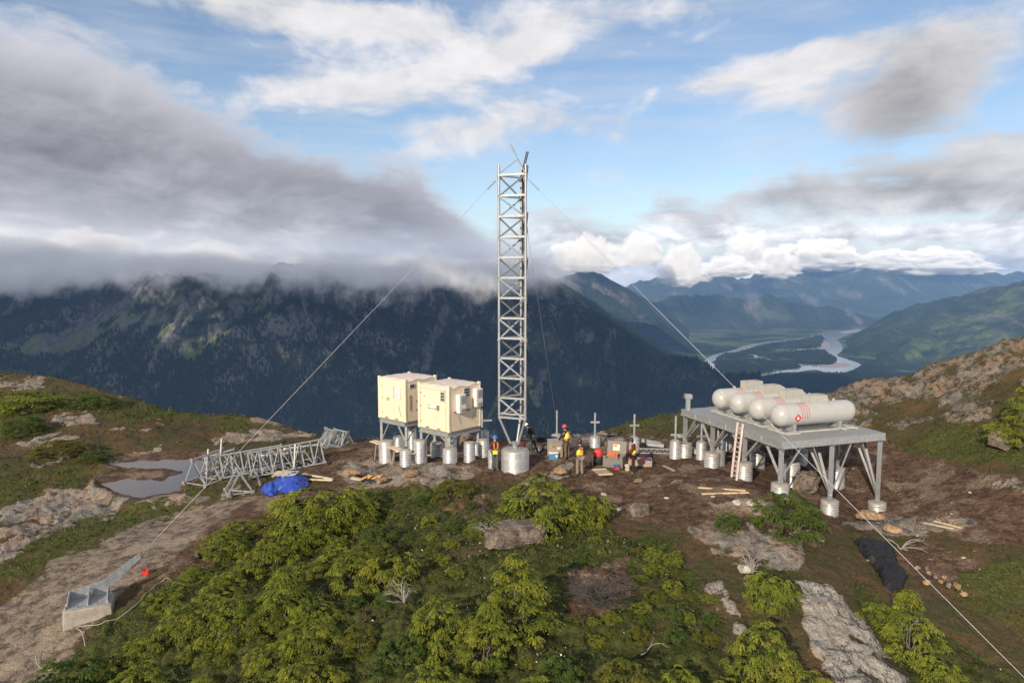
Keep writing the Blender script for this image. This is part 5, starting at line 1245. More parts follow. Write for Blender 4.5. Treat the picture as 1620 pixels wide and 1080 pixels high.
def tank(v, label):
    c = D(2.98, v, 0); L, r = 4.4, .50
    t = thing('propane_tank', label, 'propane tank', c, math.atan2(EX.y, EX.x), 'propane tanks on the platform'); zc = .26 + r
    prof = [(1e-3, -L / 2)] + [(r * math.sin(a), -L / 2 + r * .92 * (1 - math.cos(a))) for a in np.linspace(.12, math.pi / 2, 11)] + [(r * math.cos(a), L / 2 - r * .92 * (1 - math.sin(a))) for a in np.linspace(0, math.pi / 2 - .12, 11)] + [(1e-3, L / 2)]
    m = MB(); m.lathe(prof, 40); m.v = [(z, x, y + zc) for x, y, z in m.v]; m.f = [tuple(reversed(q)) for q in m.f]; sh = m.part('shell', t, M_tank, 180, False)
    m = MB(); x0 = .02; zb = zc + r - .08
    for a in (-1, 1): m.box((x0 + a * .46, 0, zb + .20), (.03, .52, .42)); m.box((x0, a * .26, zb + .20), (.95, .03, .42))
    m.box((x0 - .12, 0, zb + .395), (.66, .49, .025)); m.part('valve_hood', t, M_hood, world=False)
    for x in (-1.0, 1.1): MB().lathe([(.028 * math.cos(a) + .055, .028 * math.sin(a)) for a in np.linspace(0, 6.283, 9)], 16).part('lifting_lug', t, M_hood, 180, False).location = (x, 0, zc + r + .03)
    for o in t.children:
        if o.name.startswith('lifting_lug'): o.rotation_euler = (R(90), 0, 0)
    for x in (-1.25, 1.25):
        m = MB(); m.box((x, 0, .20), (.16, .62, .34)); m.box((x, 0, .045), (.30, .90, .03)); m.part('saddle', t, M_galv_dull, world=False)
    m = MB()
    for y in (-.36, .36): m.bar((-1.9, y, .04), (1.9, y, .04), .09, .07)
    for x in (-1.9, -1.25, 1.25, 1.9): m.bar((x, -.62, .05), (x, .62, .05), .10, .08)
    for y in (-.62, .62): m.bar((-1.9, y, .05), (-1.25, y, .05), .10, .08)
    m.part('skid', t, M_rail, world=False)
    m = MB(); m.box((x0 + .26, 0, zb + .385), (.16, .46, .012)); m.part('hood_opening', t, M_black, world=False)
    for x in (-.72, .72):
        ang = np.linspace(0, 2 * math.pi, 41); vs = []
        for a in ang: vs += [(x - .012, (r + .004) * math.cos(a), zc + (r + .004) * math.sin(a)), (x + .012, (r + .004) * math.cos(a), zc + (r + .004) * math.sin(a))]
        MB().add(vs, [(2 * k, 2 * k + 1, 2 * k + 3, 2 * k + 2) for k in range(40)]).part('weld_seam', t, M_hood, 180, False)
    for i in range(4):
        x = -1.02 + i * .13; m = MB(); a0, a1 = R(-150 if i else -120), R(-275); ang = np.linspace(R(195), R(85), 22)
        vs = []
        for a in ang: vs += [(x + .035 * math.sin(a * 9 + i) * 0 - .018, (r + .004) * math.cos(a), zc + (r + .004) * math.sin(a)), (x + .018, (r + .004) * math.cos(a), zc + (r + .004) * math.sin(a))]
        m.add(vs, [(2 * k, 2 * k + 1, 2 * k + 3, 2 * k + 2) for k in range(21)]); m.part('red_band', t, M_pink, 180, False)
    a = R(188); cy, cz = (r + .008) * math.cos(a), zc + (r + .008) * math.sin(a); u = Vector((0, -math.sin(a), math.cos(a))) * -1; u = Vector((0, math.sin(a), -math.cos(a)))
    m = MB(); cx = -1.26; c_ = Vector((cx, cy, cz)); X = Vector((1, 0, 0)); m.add([c_ - X * .19, c_ - u * .19, c_ + X * .19, c_ + u * .19], [(0, 1, 2, 3)]); dm = m.part('hazard_diamond', t, M_red, world=False)
    m = MB(); c_ = c_ + Vector((0, -.006, 0)); m.add([c_ + X * x + u * z for x, z in ((-.06, -.06), (.06, -.06), (.07, 0), (.03, .03), (.0, .10), (-.03, .03), (-.07, 0))], [tuple(range(7))]); m.part('flame_mark', dm, M_white, world=False)
    return t
for v, lab in ((1.6, 'nearest grey propane tank, at the front edge of the platform'), (3.15, 'second propane tank from the front edge of the platform'), (4.65, 'third propane tank from the front edge of the platform'), (6.05, 'farthest propane tank, beside the back edge of the platform')): tank(v, lab)
pb = D(.15, 7.4, 0); bx = thing('post_bracket', 'small steel bollard at the far left corner of the platform deck', 'bracket', pb)
MB().bar(pb, pb + Vector((0, 0, .65)), .2, .2).part('stub', bx, M_galv_dull); MB().box(pb + Vector((0, 0, .72)), (.36, .36, .22)).part('head_box', bx, M_galv)
lt_ = D(-.05, 2.75, .25); lb_ = GP(1161, 757); ld = thing('ladder', 'pale ladder leaning against the left edge of the tank platform', 'ladder', lb_)
sx = EY * .19; 
for s_ in (-1, 1): MB().bar(lb_ + sx * s_ - Vector((0, 0, .05)), lt_ + sx * s_, .045, .09).part('rail', ld, M_ladder)
for k in range(11): MB().bar(lb_.lerp(lt_, .06 + k * .085) - sx, lb_.lerp(lt_, .06 + k * .085) + sx, .05, .035).part('rung', ld, M_ladder)
# ------------------------------------------------------------------ tower sections lying on the left
def short_section(px, py, yaw, pitch, side, L, n, label):
    g = GP(px, py); r = thing('lattice_section', label, 'lattice section', g, 0, 'unassembled tower sections')
    ax = Vector((math.cos(yaw) * math.cos(pitch), math.sin(yaw) * math.cos(pitch), math.sin(pitch))); Rr = side / math.sqrt(3)
    x = ax.cross(Vector((0, 0, 1))).normalized(); y = ax.cross(x) * -1
    if y.z < 0: y = -y
    dirs = [y, y * -.5 + x * .866, y * -.5 - x * .866]; base = g + y * (Rr * .5 + .05) - ax * L / 2
    P = lambda k, s: base + dirs[k % 3] * Rr + ax * s
    for k in range(3): 
        MB().tube([P(k, -.12), P(k, L + .12)], .05, 10).part('chord', r, M_galv)
        for s in (-.1, L + .1): MB().box(P(k, s), (.2, .2, .03), Matrix((x, y, ax)).transposed()).part('flange', r, M_galv)
    for i in range(n + 1):
        for k in range(3): MB().angle(P(k, i * L / n), P(k + 1, i * L / n), .065, .01, ax).part('crossbar', r, M_galv_dull)
    for i in range(n):
        for k in range(3):
            a, b = (P(k, i * L / n), P(k + 1, (i + 1) * L / n)) if (i + k) % 2 else (P(k + 1, i * L / n), P(k, (i + 1) * L / n))
            MB().angle(a, b, .06, .01, dirs[k]).part('diagonal', r, M_galv)
    return r, P
short_section(332, 758, R(66), R(4), 1.55, 1.9, 2, 'three-sided steel lattice section lying at the pond end of the heap of tower parts')
short_section(378, 778, R(118), R(-3), 1.15, 1.2, 1, 'short lattice section tilted in front of the long lying one, nearest the track')
short_section(524, 706, R(-52), R(2), 1.15, 1.35, 4, 'short lattice section standing apart on the rim left of the cream shelters')
a = GP(395, 752); b = GP(508, 729); d = (b - a); yaw = math.atan2(d.y, d.x)
mid = (a + b) / 2
g0 = to_px(mid.x, mid.y, mid.z)
short_section(float(g0[0]), float(g0[1]), yaw, math.atan2(d.z, math.hypot(d.x, d.y)), 1.35, d.length, 7, 'long steel lattice section lying on the ground behind the blue tarp bundle')
short_section(398, 744, R(32), R(3), 1.25, 3.2, 6, 'close braced lattice section between the pond end piece and the long lying one')
short_section(352, 742, R(24), R(12), 1.0, 1.5, 2, 'small tilted lattice section resting behind the pond end piece')
short_section(540, 704, R(-40), R(0), 1.0, 1.2, 4, 'short lattice section lying behind the one on the rim')
for qa, qb, lab in [((413, 721, 38.5), (478, 714.5, 40.5), 'white painted steel tube lying on top of the long lattice section, left one'), ((450, 710, 41), (515, 702, 43.5), 'white painted steel tube lying on top of the long lattice section, right one')]:
    q0, q1 = W(*qa), W(*qb); r = thing('steel_tube', lab, 'steel tube', (q0 + q1) / 2); MB().tube([q0, q1], .07, 12).part('tube', r, M_white)
for px, py, dx, hh in [(326, 757, .1, 1.6), (347, 748, .12, 1.9), (465, 742, .05, 1.35), (412, 768, -.3, .7)]:
    q0 = GP(px, py); r = thing('steel_strut', 'loose galvanised strut standing up out of the heap of tower parts', 'steel strut', q0, 0, 'loose struts in the heap'); MB().bar(q0, q0 + Vector((dx, .2, hh)), .09, .07).part('strut', r, M_galv)
def plank(px0, py0, px1, py1, w, h, label, mat, group=None, name='plank', lift=.03):
    a = GP(px0, py0); b = GP(px1, py1); a.z += lift + h / 2; b.z += lift + h / 2
    r = thing(name, label, 'plank', (a + b) / 2, 0, group); MB().bar(a, b, w, h).part('board', r, mat); return r
for px0, py0, px1, py1, mat, lab in [(480, 751, 526, 759, M_ply, 'pale plank pointing right from the blue tarp bundle, upper of two'), (489, 760, 527, 761, M_ply, 'pale plank pointing right from the blue tarp bundle, lower of two'),
        (408, 755, 442, 747, M_pale, 'grey timber bearer under the long lying lattice section'), (418, 835, 445, 812, M_wood, 'light board lying alone on the moor edge at the thicket top'), (422, 826, 438, 814, M_greywood, 'grey board beside the light board at the thicket top'),
        (1462, 829, 1507, 838, M_pale, 'pale board on the soil right of the platform, outer of two'), (1478, 826, 1520, 837, M_wood, 'pale board on the soil right of the platform, inner of two'),
        (1105, 773, 1180, 778, M_wood, 'long yellowish batten on the dark soil left of the platform, farther one'), (1110, 783, 1184, 781, M_wood, 'long yellowish batten on the dark soil left of the platform, nearer one'), (1050, 738, 1066, 746, M_greywood, 'weathered board in the grass left of the lone post pier'),
        (675, 721, 702, 722, M_wood, 'light batten lying between the piers under the front shelter')]:
    plank(px0, py0, px1, py1, .16 if mat != M_wood else .09, .05, lab, mat, None, 'plank')
for px0, py0, px1, py1, lab in [(1015, 700, 1046, 706, 'grey steel beam among scraps behind the case, left one'), (1022, 706, 1050, 709, 'grey steel beam among scraps behind the case, lower one'), (1072, 694, 1092, 691, 'grey steel channel behind the lone post pier')]:
    r = thing('steel_beam', lab, 'steel beam', GP(px0, py0)); q0, q1 = GP(px0, py0), GP(px1, py1); MB().channel(q0 + Vector((0, 0, .15)), q1 + Vector((0, 0, .15)), .18, .14).part('beam', r, M_galv_dull)
q0, q1 = GP(1010, 718), GP(1060, 719); r = thing('aluminium_truss', 'flat bright lattice truss lying on the ground behind the low crate', 'truss', q0)
dd = q1 - q0; h = Vector((0, 0, .30))
for o in (Vector((0, 0, .06)), h): MB().bar(q0 + o, q1 + o, .05).part('chord', r, M_galv)
for k in range(12): MB().bar(q0 + dd * (k / 12) + (h if k % 2 else Vector((0, 0, .06))), q0 + dd * ((k + 1) / 12) + (Vector((0, 0, .06)) if k % 2 else h), .025).part('web', r, M_galv)

# ------------------------------------------------------------------ cloth and stones
def lump(name, label, cat, g, size, mat, seed, rough=.22, folds=0.0, flat=.5, group=None, kind=None, part=None, sub=4, yaw=0.0, keep_floor=True, cut=False):
    bm = bmesh.new(); bmesh.ops.create_icosphere(bm, subdivisions=sub, radius=1.0); rg_ = np.random.default_rng(seed)
    co = np.array([v.co[:] for v in bm.verts]); ox = rg_.uniform(0, 90, 3)
    n = fbm(co[:, 0] * 1.3 + ox[0] + co[:, 2] * .7, co[:, 1] * 1.3 + ox[1] - co[:, 2] * .5, 4, seed)
    k = 1 + rough * n * 1.6
    if folds: 
        f1 = ridged(co[:, 0] * 2.2 + ox[1] + co[:, 2], co[:, 1] * 1.2 + co[:, 2] * 2.0 + ox[2], 3, seed + 1); k = k + folds * (f1 - .3)
    if cut:
        co = co / np.linalg.norm(co, axis=1, keepdims=True)
        for _ in range(22):
            nn = rg_.normal(0, 1, 3); nn /= np.linalg.norm(nn); lim = rg_.uniform(.62, .92); pr_ = (co * k[:, None]) @ nn; k = np.where(pr_ > lim, k * lim / np.maximum(pr_, 1e-6), k)
    if cut: k = k * (1 + .05 * fbm(co[:, 0] * 5 + co[:, 2] * 3, co[:, 1] * 5 + co[:, 2] * 2, 4, seed + 8))
    sq = np.sign(co) * np.abs(co) ** flat; co = sq * k[:, None] if flat != 1 else co * k[:, None]
    co = co * np.array(size) / 2; co[:, 2] += size[2] * .5 * .8
    if keep_floor: co[:, 2] = np.maximum(co[:, 2], -.12)
    for v, q in zip(bm.verts, co): v.co = q
    me = bpy.data.meshes.new(part or name); bm.to_mesh(me); bm.free()
    if part: 
        r = thing(name, label, cat, g, yaw, group); link(part, me, mat, r, smooth=50); return r
    o = link(name, me, mat, None, g, smooth=16 if cut else 25 if flat == .45 else 60); o.rotation_euler = (0, 0, yaw); tag(o, label, cat, group, kind); return o
def cloth(name, label, cat, pts, mat, hfun, seed, part='sheet', res=.05, loc=None):
    """a draped sheet over a footprint traced on the ground; heights follow hfun(s) where s is depth inside the outline"""
    P = np.array([tuple(GP(*q))[:2] for q in pts]); lo, hi = P.min(0) - .1, P.max(0) + .1
    nx, ny = int((hi[0] - lo[0]) / res), int((hi[1] - lo[1]) / res); X, Y = np.meshgrid(np.linspace(lo[0], hi[0], nx), np.linspace(lo[1], hi[1], ny))
    d = -poly_dist(P, X, Y) + .07 * fbm(X / .3, Y / .3, 3, seed); fold = ridged(X / .55 + .5 * fbm(X / .5, Y / .5, 2, seed), Y / .28, 4, seed + 3)
    Z = gz(X, Y) + .03 + hfun(d, X, Y) * (1 + .0 * fold) + .13 * (fold - .3) * np.clip(d / .12, 0, 1)
    f = grid_faces(ny, nx); f = f[(d.ravel()[f] > 0).all(1)]; c = Vector((X.mean(), Y.mean(), float(gz(X.mean(), Y.mean()))))
    used = np.unique(f); mp = np.full(nx * ny, -1); mp[used] = np.arange(len(used)); v = np.stack([X, Y, Z], -1).reshape(-1, 3)[used] - np.array(c)
    r = thing(name, label, cat, c); o = link(part, mesh_np(part, v, mp[f], smooth=True), mat, r); so = o.modifiers.new('solid', 'SOLIDIFY'); so.thickness = .012; return r
tb = cloth('tarp_bundle', 'crumpled bright blue tarp wrapped round a bundle with a pallet on top', 'tarp', [(410, 779), (414, 772), (430, 771), (432, 762), (440, 757), (470, 757), (488, 757), (490, 768), (478, 776), (455, 781), (440, 778), (432, 786), (422, 785)], M_btarp, lambda d, X, Y: .46 * sstep(d, 0, .55) * (1 + .5 * fbm(X / .5, Y / .5, 3, 3)), 31)
q = GP(452, 769) + Vector((-.1, .35, .52)); r = thing('pallet', 'weathered wooden pallet resting on the blue tarp bundle', 'pallet', q)
for i in range(4): MB().box(q + Vector((0, -.36 + i * .24, .05)), (1.15, .12, .03)).part('slat_board', r, M_pale)
for i in (-1, 0, 1): MB().box(q + Vector((i * .5, 0, 0)), (.10, .9, .06)).part('bearer', r, M_greywood)
cloth('black_tarp', 'wrinkled black plastic sheet spread down the bank right of the white rock slab', 'tarp', [(1348, 856), (1362, 853), (1385, 860), (1415, 862), (1420, 890), (1438, 912), (1430, 932), (1412, 938), (1398, 930), (1385, 905), (1368, 884)], M_ktarp, lambda d, X, Y: .20 * sstep(d, 0, .3) * (1 + .9 * fbm(X / .4, Y / .6, 3, 8)), 37)
lump('tarp_scrap', 'tiny scrap of blue tarp lying below the blue bundle', 'tarp', GP(478, 793), (.28, .2, .08), M_btarp, 5, .3, .4)
B = [(818, 856, 2.0, 1.0, .70, M_boulder, 'flat brown boulder under the wide green shrub before the tower', 1), (1012, 814, .62, .55, .48, M_boulder, 'rounded grey boulder on brown soil in front of the workers', 2),
     (1009, 762, .75, .5, .14, M_stone, 'flat tan stone on the soil behind the feet of the worker at the case', 3), (885, 750, 1.1, .8, .40, M_stone, 'domed tan rock beside the wide tower pier', 4), (1165, 797, .55, .4, .2, M_pale, 'white broken rock left of the corner pier shrub', 5), (1188, 800, .6, .42, .22, M_pale, 'white broken rock touching the corner pier shrub', 6),
     (1412, 842, .8, .5, .32, M_stone, 'rounded orange rock below the platform right corner', 7), (1375, 822, 1.3, .8, .45, M_stone, 'broad orange rock between the two front platform piers', 8), (1270, 775, 1.2, 1.0, .9, M_boulder, 'dark brown rock mound under the tank platform', 9),
     (558, 752, 1.2, .8, .35, M_stone, 'tan rock hump right of the pale planks', 10), (650, 752, 1.3, .7, .30, M_stone, 'tan rock hump below the walkway', 11), (605, 764, .8, .6, .35, M_stone, 'tan stone beside the split orange wood', 12), (980, 806, .5, .25, .10, M_pale, 'pale flat stone on the slope below the pallet lid', 13),
     (955, 783, .6, .3, .10, M_pale, 'thin pale stone on the soil right of the low shrub', 14), (1580, 712, 1.1, 1.0, 1.1, M_boulder, 'grey rock face standing among leaves at the right edge', 17), (960, 690, 1.4, .8, .35, M_boulder, 'low grey rock by the rim anchor', 18), (870, 700, 1.0, .7, .3, M_boulder, 'dark rock hump behind the tan crate', 19),
     (735, 700, 1.3, .8, .75, M_boulder, 'round brown rock mound in the gap behind the front shelter', 20), (1180, 905, .8, .5, .3, M_pale, 'pale stone at the head of the white slab', 21)]
for px, py, sx, sy, sz, mt, lab, sd0 in B: lump('boulder', lab, 'rock', GP(px, py), (sx, sy, sz), mt, 300 + sd0, .30, .16, .45 if sd0 in (1, 2, 9, 19) else 1, 'loose rocks on the summit', yaw=sd0 * .35, cut=sd0 not in (1, 2, 9, 19), sub=5)
for i, (px, py, s) in enumerate([(1452, 901, .28), (1466, 902, .34), (1468, 908, .26), (1466, 925, .34), (1480, 916, .30), (1488, 922, .26), (1494, 916, .24), (1500, 930, .36), (1514, 931, .44), (1524, 943, .34), (1500, 920, .2)]):
    lump('stone', 'small orange stone in the scattered row on grass beside the black sheet', 'stone', GP(px, py), (s * .85, s * .6, s * .6), [M_stone, M_boulder, M_stone][i % 3], 400 + i, .25, .1, 1, 'row of orange stones', sub=3, yaw=i, cut=True)
lump('stump', 'small black lump in the grass beside the pale track', 'stump', GP(314, 883), (.26, .24, .22), M_ktarp, 7, .3, .3, .8, sub=3)
rr_ = random.Random(77)
for i in range(44):
    while True:
        px, py = rr_.uniform(540, 1560), rr_.uniform(715, 900)
        if poly_dist([(560, 740), (900, 765), (1010, 800), (1180, 860), (1290, 905), (1560, 880), (1580, 770), (1400, 720), (1000, 715), (560, 720)], np.array([px]), np.array([py]))[0] < 0: break
    s = rr_.uniform(.08, .22); lump('rubble_stone', 'small stone lying loose on the dark soil of the work site', 'stone', GP(px, py), (s * 1.4, s, s * .5), rr_.choice([M_stone, M_pale, M_boulder]), 500 + i, .3, .1, 1, 'loose stones on the soil', sub=2, cut=True, yaw=rr_.uniform(0, 6))

# bleached branches and dead twigs
def branch(px, py, label, n, L, seed, mat=M_twig, spread=1.0, r0=.03, lift=.1, yaw0=0.0, cat='dead branch', name='dead_branch'):
    g = GP(px, py); rg_ = np.random.default_rng(seed); r = thing(name, label, cat, g); paths = []
    for k in range(n):
        a = yaw0 + rg_.normal(0, spread); ln = L * rg_.uniform(.5, 1.1); s = np.linspace(0, 1, 9)
        q = np.stack([np.cos(a + .5 * np.sin(s * 3 + k)) * s * ln, np.sin(a + .5 * np.sin(s * 3 + k)) * s * ln, .04 + lift * np.sin(s * 2.2) * rg_.uniform(.3, 1.6) * ln], -1) + np.array(g); q += rg_.normal(0, .012 * ln, q.shape)
        q[:, 2] = np.maximum(q[:, 2], gz(q[:, 0], q[:, 1]) + .01); paths.append((q, r0 * np.linspace(1, .25, 9)))
        for j in range(3):
            i0 = int(rg_.integers(2, 7)); a2 = a + rg_.choice([-1, 1]) * rg_.uniform(.4, 1.1); l2 = ln * .35; s2 = np.linspace(0, 1, 5)[:, None]
            q2 = q[i0] + s2 * np.array([math.cos(a2) * l2, math.sin(a2) * l2, l2 * rg_.uniform(0, .5)]); paths.append((q2, r0 * .5 * np.linspace(1, .3, 5)))
    v, f = tube_np(paths, 5); link('stem', mesh_np('stem', v - np.array(g), f, True), mat, r); return r
branch(1190, 908, 'tangle of grey dead twigs above the pale rock ledge', 22, .62, 1, spread=1.2, r0=.014, lift=.7, yaw0=1.9)
branch(1015, 1040, 'bleached bent branch lying on the dark slope above the yellow conifer', 1, 1.2, 2, spread=.1, r0=.028, lift=.12, yaw0=.25)
branch(1425, 870, 'forked grey driftwood root beside the black sheet', 4, .9, 3, spread=.9, r0=.028, lift=.4, yaw0=.6)
branch(1450, 850, 'thin dead twigs spread above the black sheet', 8, .6, 4, spread=.8, r0=.014, lift=.4, yaw0=.8)
branch(648, 1030, 'pair of white bare stems under the conifers at the lower middle', 2, .5, 5, spread=.7, r0=.025, lift=.7, yaw0=1.5)
branch(775, 848, 'heap of grey brushwood left of the flat brown boulder', 14, .8, 6, spread=1.4, r0=.016, lift=.25, yaw0=2.6)
branch(640, 955, 'grey dead brushwood at the lower edge of the flowery hollow', 14, .7, 7, spread=1.0, r0=.014, lift=.6, yaw0=2.0)
branch(1062, 765, 'small white twig lying on the brown soil', 3, .5, 8, spread=1.0, r0=.014, lift=.2, yaw0=.8)
branch(1440, 1000, 'pale dead limbs under the conifer by the white slab', 7, 1.0, 9, spread=.8, r0=.02, lift=.3, yaw0=2.5)
branch(985, 668, 'bare thin bush on the rim right of the grey guy anchor', 12, .7, 10, mat=M_bark, spread=1.6, r0=.012, lift=1.4, yaw0=1.5, cat='bare bush', name='bare_bush')
branch(716, 772, 'grey twigs poking out of the small yellowish shrub', 9, .7, 11, spread=1.4, r0=.013, lift=.8, yaw0=1.8)
# dead heather mound in the hollow
branch(950, 955, 'wide low mound of dead dark brushwood in the hollow right of the tallest conifer', 130, 1.1, 13, mat=plain('dead_brush', (.075, .066, .060), .95, 0, .45, 12), spread=3, r0=.010, lift=.40, yaw0=1.0, cat='brushwood', name='brushwood_mound')

# hose
def hose(pts, label):
    q = [GP(*p) for p in pts]; P = np.array([tuple(x) for x in q]); s = np.linspace(0, len(P) - 1, len(P) * 8); o = []
    for u in s:
        i = min(int(u), len(P) - 2); t = u - i; a, b, c_, d = P[max(i - 1, 0)], P[i], P[i + 1], P[min(i + 2, len(P) - 1)]
        x = .5 * (2 * b + (c_ - a) * t + (2 * a - 5 * b + 4 * c_ - d) * t * t + (3 * b - a - 3 * c_ + d) * t ** 3); x[2] = gz(x[0], x[1]) + .09; o.append(x)
    r = thing('hose', label, 'hose', q[0]); MB().tube(o, .010, 6).part('tube', r, M_hose, 180)
hose([(135, 1027), (130, 1005), (122, 996), (150, 993), (175, 985), (215, 960), (240, 935), (262, 918), (272, 922)], 'thin white hose looped over the greenery beside the concrete block')
hose([(95, 1058), (72, 1064), (58, 1052), (60, 1035), (75, 1020)], 'white hose end curving on the gravel at the lower left')

# ------------------------------------------------------------------ boxes, bags, tools at the work site
def at(px, py): return GP(px, py)
g = at(878, 722); r = thing('storage_crate', 'tall tan crate at the hands of the worker in the red helmet', 'crate', g, .35)
MB().box((0, 0, .42), (.62, .6, .84)).part('crate_body', r, M_crate, world=False, bevel=.02); MB().box((0, 0, .86), (.66, .64, .05)).part('lid', r, M_galv_dull, world=False, bevel=.01); MB().box((.08, -.305, .5), (.2, .012, .14)).part('paper_tag', r, M_label, world=False)
m = MB(); m.box((-.22, -.31, .62), (.05, .03, .06)); m.box((.27, -.31, .62), (.05, .03, .06)); m.part('latch', r, M_black, world=False)
g = at(875, 724); g.y -= .25; g.z = float(gz(g.x, g.y)); r = thing('cooler', 'blue cooler with a white lid in front of the tan crate', 'cooler', g, .1)
MB().box((0, 0, .16), (.48, .30, .32)).part('cooler_body', r, M_coolb, world=False, bevel=.03); MB().box((0, 0, .345), (.50, .32, .06)).part('lid', r, M_white, world=False, bevel=.02); MB().box((.14, -.155, .20), (.12, .012, .10)).part('handle', r, M_white, world=False)
g = at(972, 737); r = thing('open_case', 'large grey transport case standing open beside the worker in the black helmet', 'case', g, -.42)
m = MB(); w, d_, h = .98, .66, .56
for x, y, sx, sy in ((0, -d_ / 2, w, .03), (0, d_ / 2, w, .03), (-w / 2, 0, .03, d_ - .032), (w / 2, 0, .03, d_ - .032)): m.box((x, y, h / 2), (sx, sy, h))
m.box((0, 0, .02), (w - .04, d_ - .04, .03)); m.part('case_body', r, M_case, world=False)
MB().box((0, d_ / 2 + .12, h + .29), (w, .07, .62), Matrix.Rotation(R(-16), 3, 'X')).part('lid', r, M_case, world=False, bevel=.015)
lb0 = MB().box((-.02, d_ / 2 + .075, h + .29), (.34, .012, .30), Matrix.Rotation(R(-16), 3, 'X')).part('paper_label', r, M_label, world=False)
MB().box((-.08, d_ / 2 + .092, h + .37), (.16, .012, .09), Matrix.Rotation(R(-16), 3, 'X')).part('orange_print', r, M_orange, world=False)
MB().box((-w / 2 - .02, -.05, .30), (.012, .34, .22)).part('side_label', r, M_white, world=False); m = MB(); m.box((-.3, -d_ / 2 - .02, h - .05), (.08, .03, .08)); m.box((.3, -d_ / 2 - .02, h - .05), (.08, .03, .08)); m.part('latch', r, M_black, world=False)
lump('orange_vest', 'orange cloth lying in the mouth of the open grey case', 'vest', g + Vector((-.12, .05, .46)), (.5, .4, .22), M_orange, 21, .3, .5, .8, keep_floor=False)
def pack(px, py, label, sx, sy, sz, top, base, yaw=0.0, name='backpack', cat='backpack'):
    g = at(px, py); r = thing(name, label, cat, g, yaw)
    def lp(nm, mat, c, s, sd0):
        bm = bmesh.new(); bmesh.ops.create_icosphere(bm, subdivisions=3, radius=1.0); co = np.array([v.co[:] for v in bm.verts]); k = 1 + .3 * fbm(co[:, 0] * 1.6 + sd0, co[:, 1] * 1.6 + co[:, 2], 3, sd0)
        co = np.sign(co) * np.abs(co) ** .6 * k[:, None] * np.array(s) / 2 + np.array(c)
        for v, q in zip(bm.verts, co): v.co = q
        me = bpy.data.meshes.new(nm); bm.to_mesh(me); bm.free(); return link(nm, me, mat, r, smooth=60)
    lp('pack_body', base, (0, 0, sz * .3), (sx, sy, sz * .62), 3); lp('pack_lid', top, (0, -.03, sz * .72), (sx * .92, sy * .95, sz * .56), 5)
    m = MB(); 
    for x in (-.12, .12): m.tube([(x, -sy * .5, sz * .8), (x * 1.2, -sy * .56, sz * .4), (x, -sy * .48, .06)], .016, 6)
    m.part('strap', r, M_black, world=False); return r
pack(946, 734, 'red backpack with a black lower half left of the open grey case', .46, .36, .78, M_redcloth, M_black)
pack(976, 743, 'small blue bag with red trim on the soil before the open case', .36, .26, .28, M_bluecloth, M_redcloth, name='bag', cat='bag')
pack(992, 745, 'tan canvas sack at the feet of the worker at the case', .26, .24, .36, M_sack, M_sack, name='sack', cat='sack')
pack(984, 735, 'small dark bag in the shadow of the open case', .25, .22, .42, M_dark, M_maroon, name='bag', cat='bag')
pack(826, 716, 'maroon bag leaning behind the right side of the wide tower pier', .4, .34, .62, M_maroon, M_dark, name='bag', cat='bag')
g = at(1012, 735); r = thing('low_crate', 'low brown plywood crate full of gear behind the worker at the case', 'crate', g, -.12); w, d_, h = 1.15, .66, .30; m = MB()
for x, y, sx, sy in ((0, -d_ / 2, w, .03), (0, d_ / 2, w, .03), (-w / 2, 0, .03, d_ - .032), (w / 2, 0, .03, d_ - .032)): m.box((x, y, h / 2), (sx, sy, h))
m.box((0, 0, .08), (w - .04, d_ - .04, .03)); m.part('crate_body', r, M_greywood, world=False)
for i, (x, y, mt, nm) in enumerate([(-.4, 0, M_orange, 'orange rope coil'), (-.1, .1, M_pale, 'pale cloth roll'), (.15, -.1, M_redcloth, 'red pouch'), (.38, .08, M_bluecloth, 'blue pouch')]):
    lump(['rope_coil', 'cloth_roll', 'pouch', 'pouch'][i], nm + ' lying in the low brown crate', ['rope', 'cloth', 'pouch', 'pouch'][i], g + Vector((x, y - .05 * x, .16)), (.3, .3, .2), mt, 40 + i, .3, .4, .8, sub=3, keep_floor=False)
def board_lid(px, py, yaw, label):
    g = at(px, py) + Vector((0, 0, .05)); r = thing('crate_lid', label, 'crate lid', g, yaw)
    for i in (-1, 0, 1): MB().box((i * .235, 0, .02), (.23, 1.15, .025)).part('board', r, M_greywood, world=False)
    for y in (-.45, .42): MB().box((0, y, .048), (.70, .09, .03)).part('batten', r, M_ply, world=False)
board_lid(953, 749, .22, 'loose wooden crate lid with two battens on the soil')
g = at(934, 735); r = thing('wooden_stand', 'small splayed wooden stand left of the red backpack', 'stand', g)
for x in (-.10, .10): MB().bar(g + Vector((x, -.1, 0)), g + Vector((x * .4, .15, .58)), .05).part('leg', r, M_greywood)
MB().bar(g + Vector((-.1, .02, .28)), g + Vector((.1, .02, .28)), .05).part('crosspiece', r, M_greywood)
g = at(862, 712); r = thing('equipment_table', 'dark table piled with black gear behind the wide tower pier', 'table', g)
MB().tube([g + Vector((-.75, .15, .62)), g + Vector((.62, .1, .62))], .12, 14).part('rolled_mat', r, M_ktarp)
MB().box(g + Vector((-.05, .2, .46)), (1.5, .6, .05)).part('table_top', r, M_black)
for x in (-.7, .62):
    for y in (-.05, .45): MB().bar(g + Vector((x, y, 0)), g + Vector((x, y, .45)), .05).part('leg', r, M_black)
lump('gear_bag', 'black gear bag under the dark table', 'bag', g + Vector((.2, .1, 0)), (.6, .4, .4), M_black, 51, .3, .3, .8, sub=3); lump('jacket', 'white bundle on the ground beside the dark table', 'cloth', at(852, 713), (.3, .3, .26), M_white, 52, .3, .4, .8, sub=3)
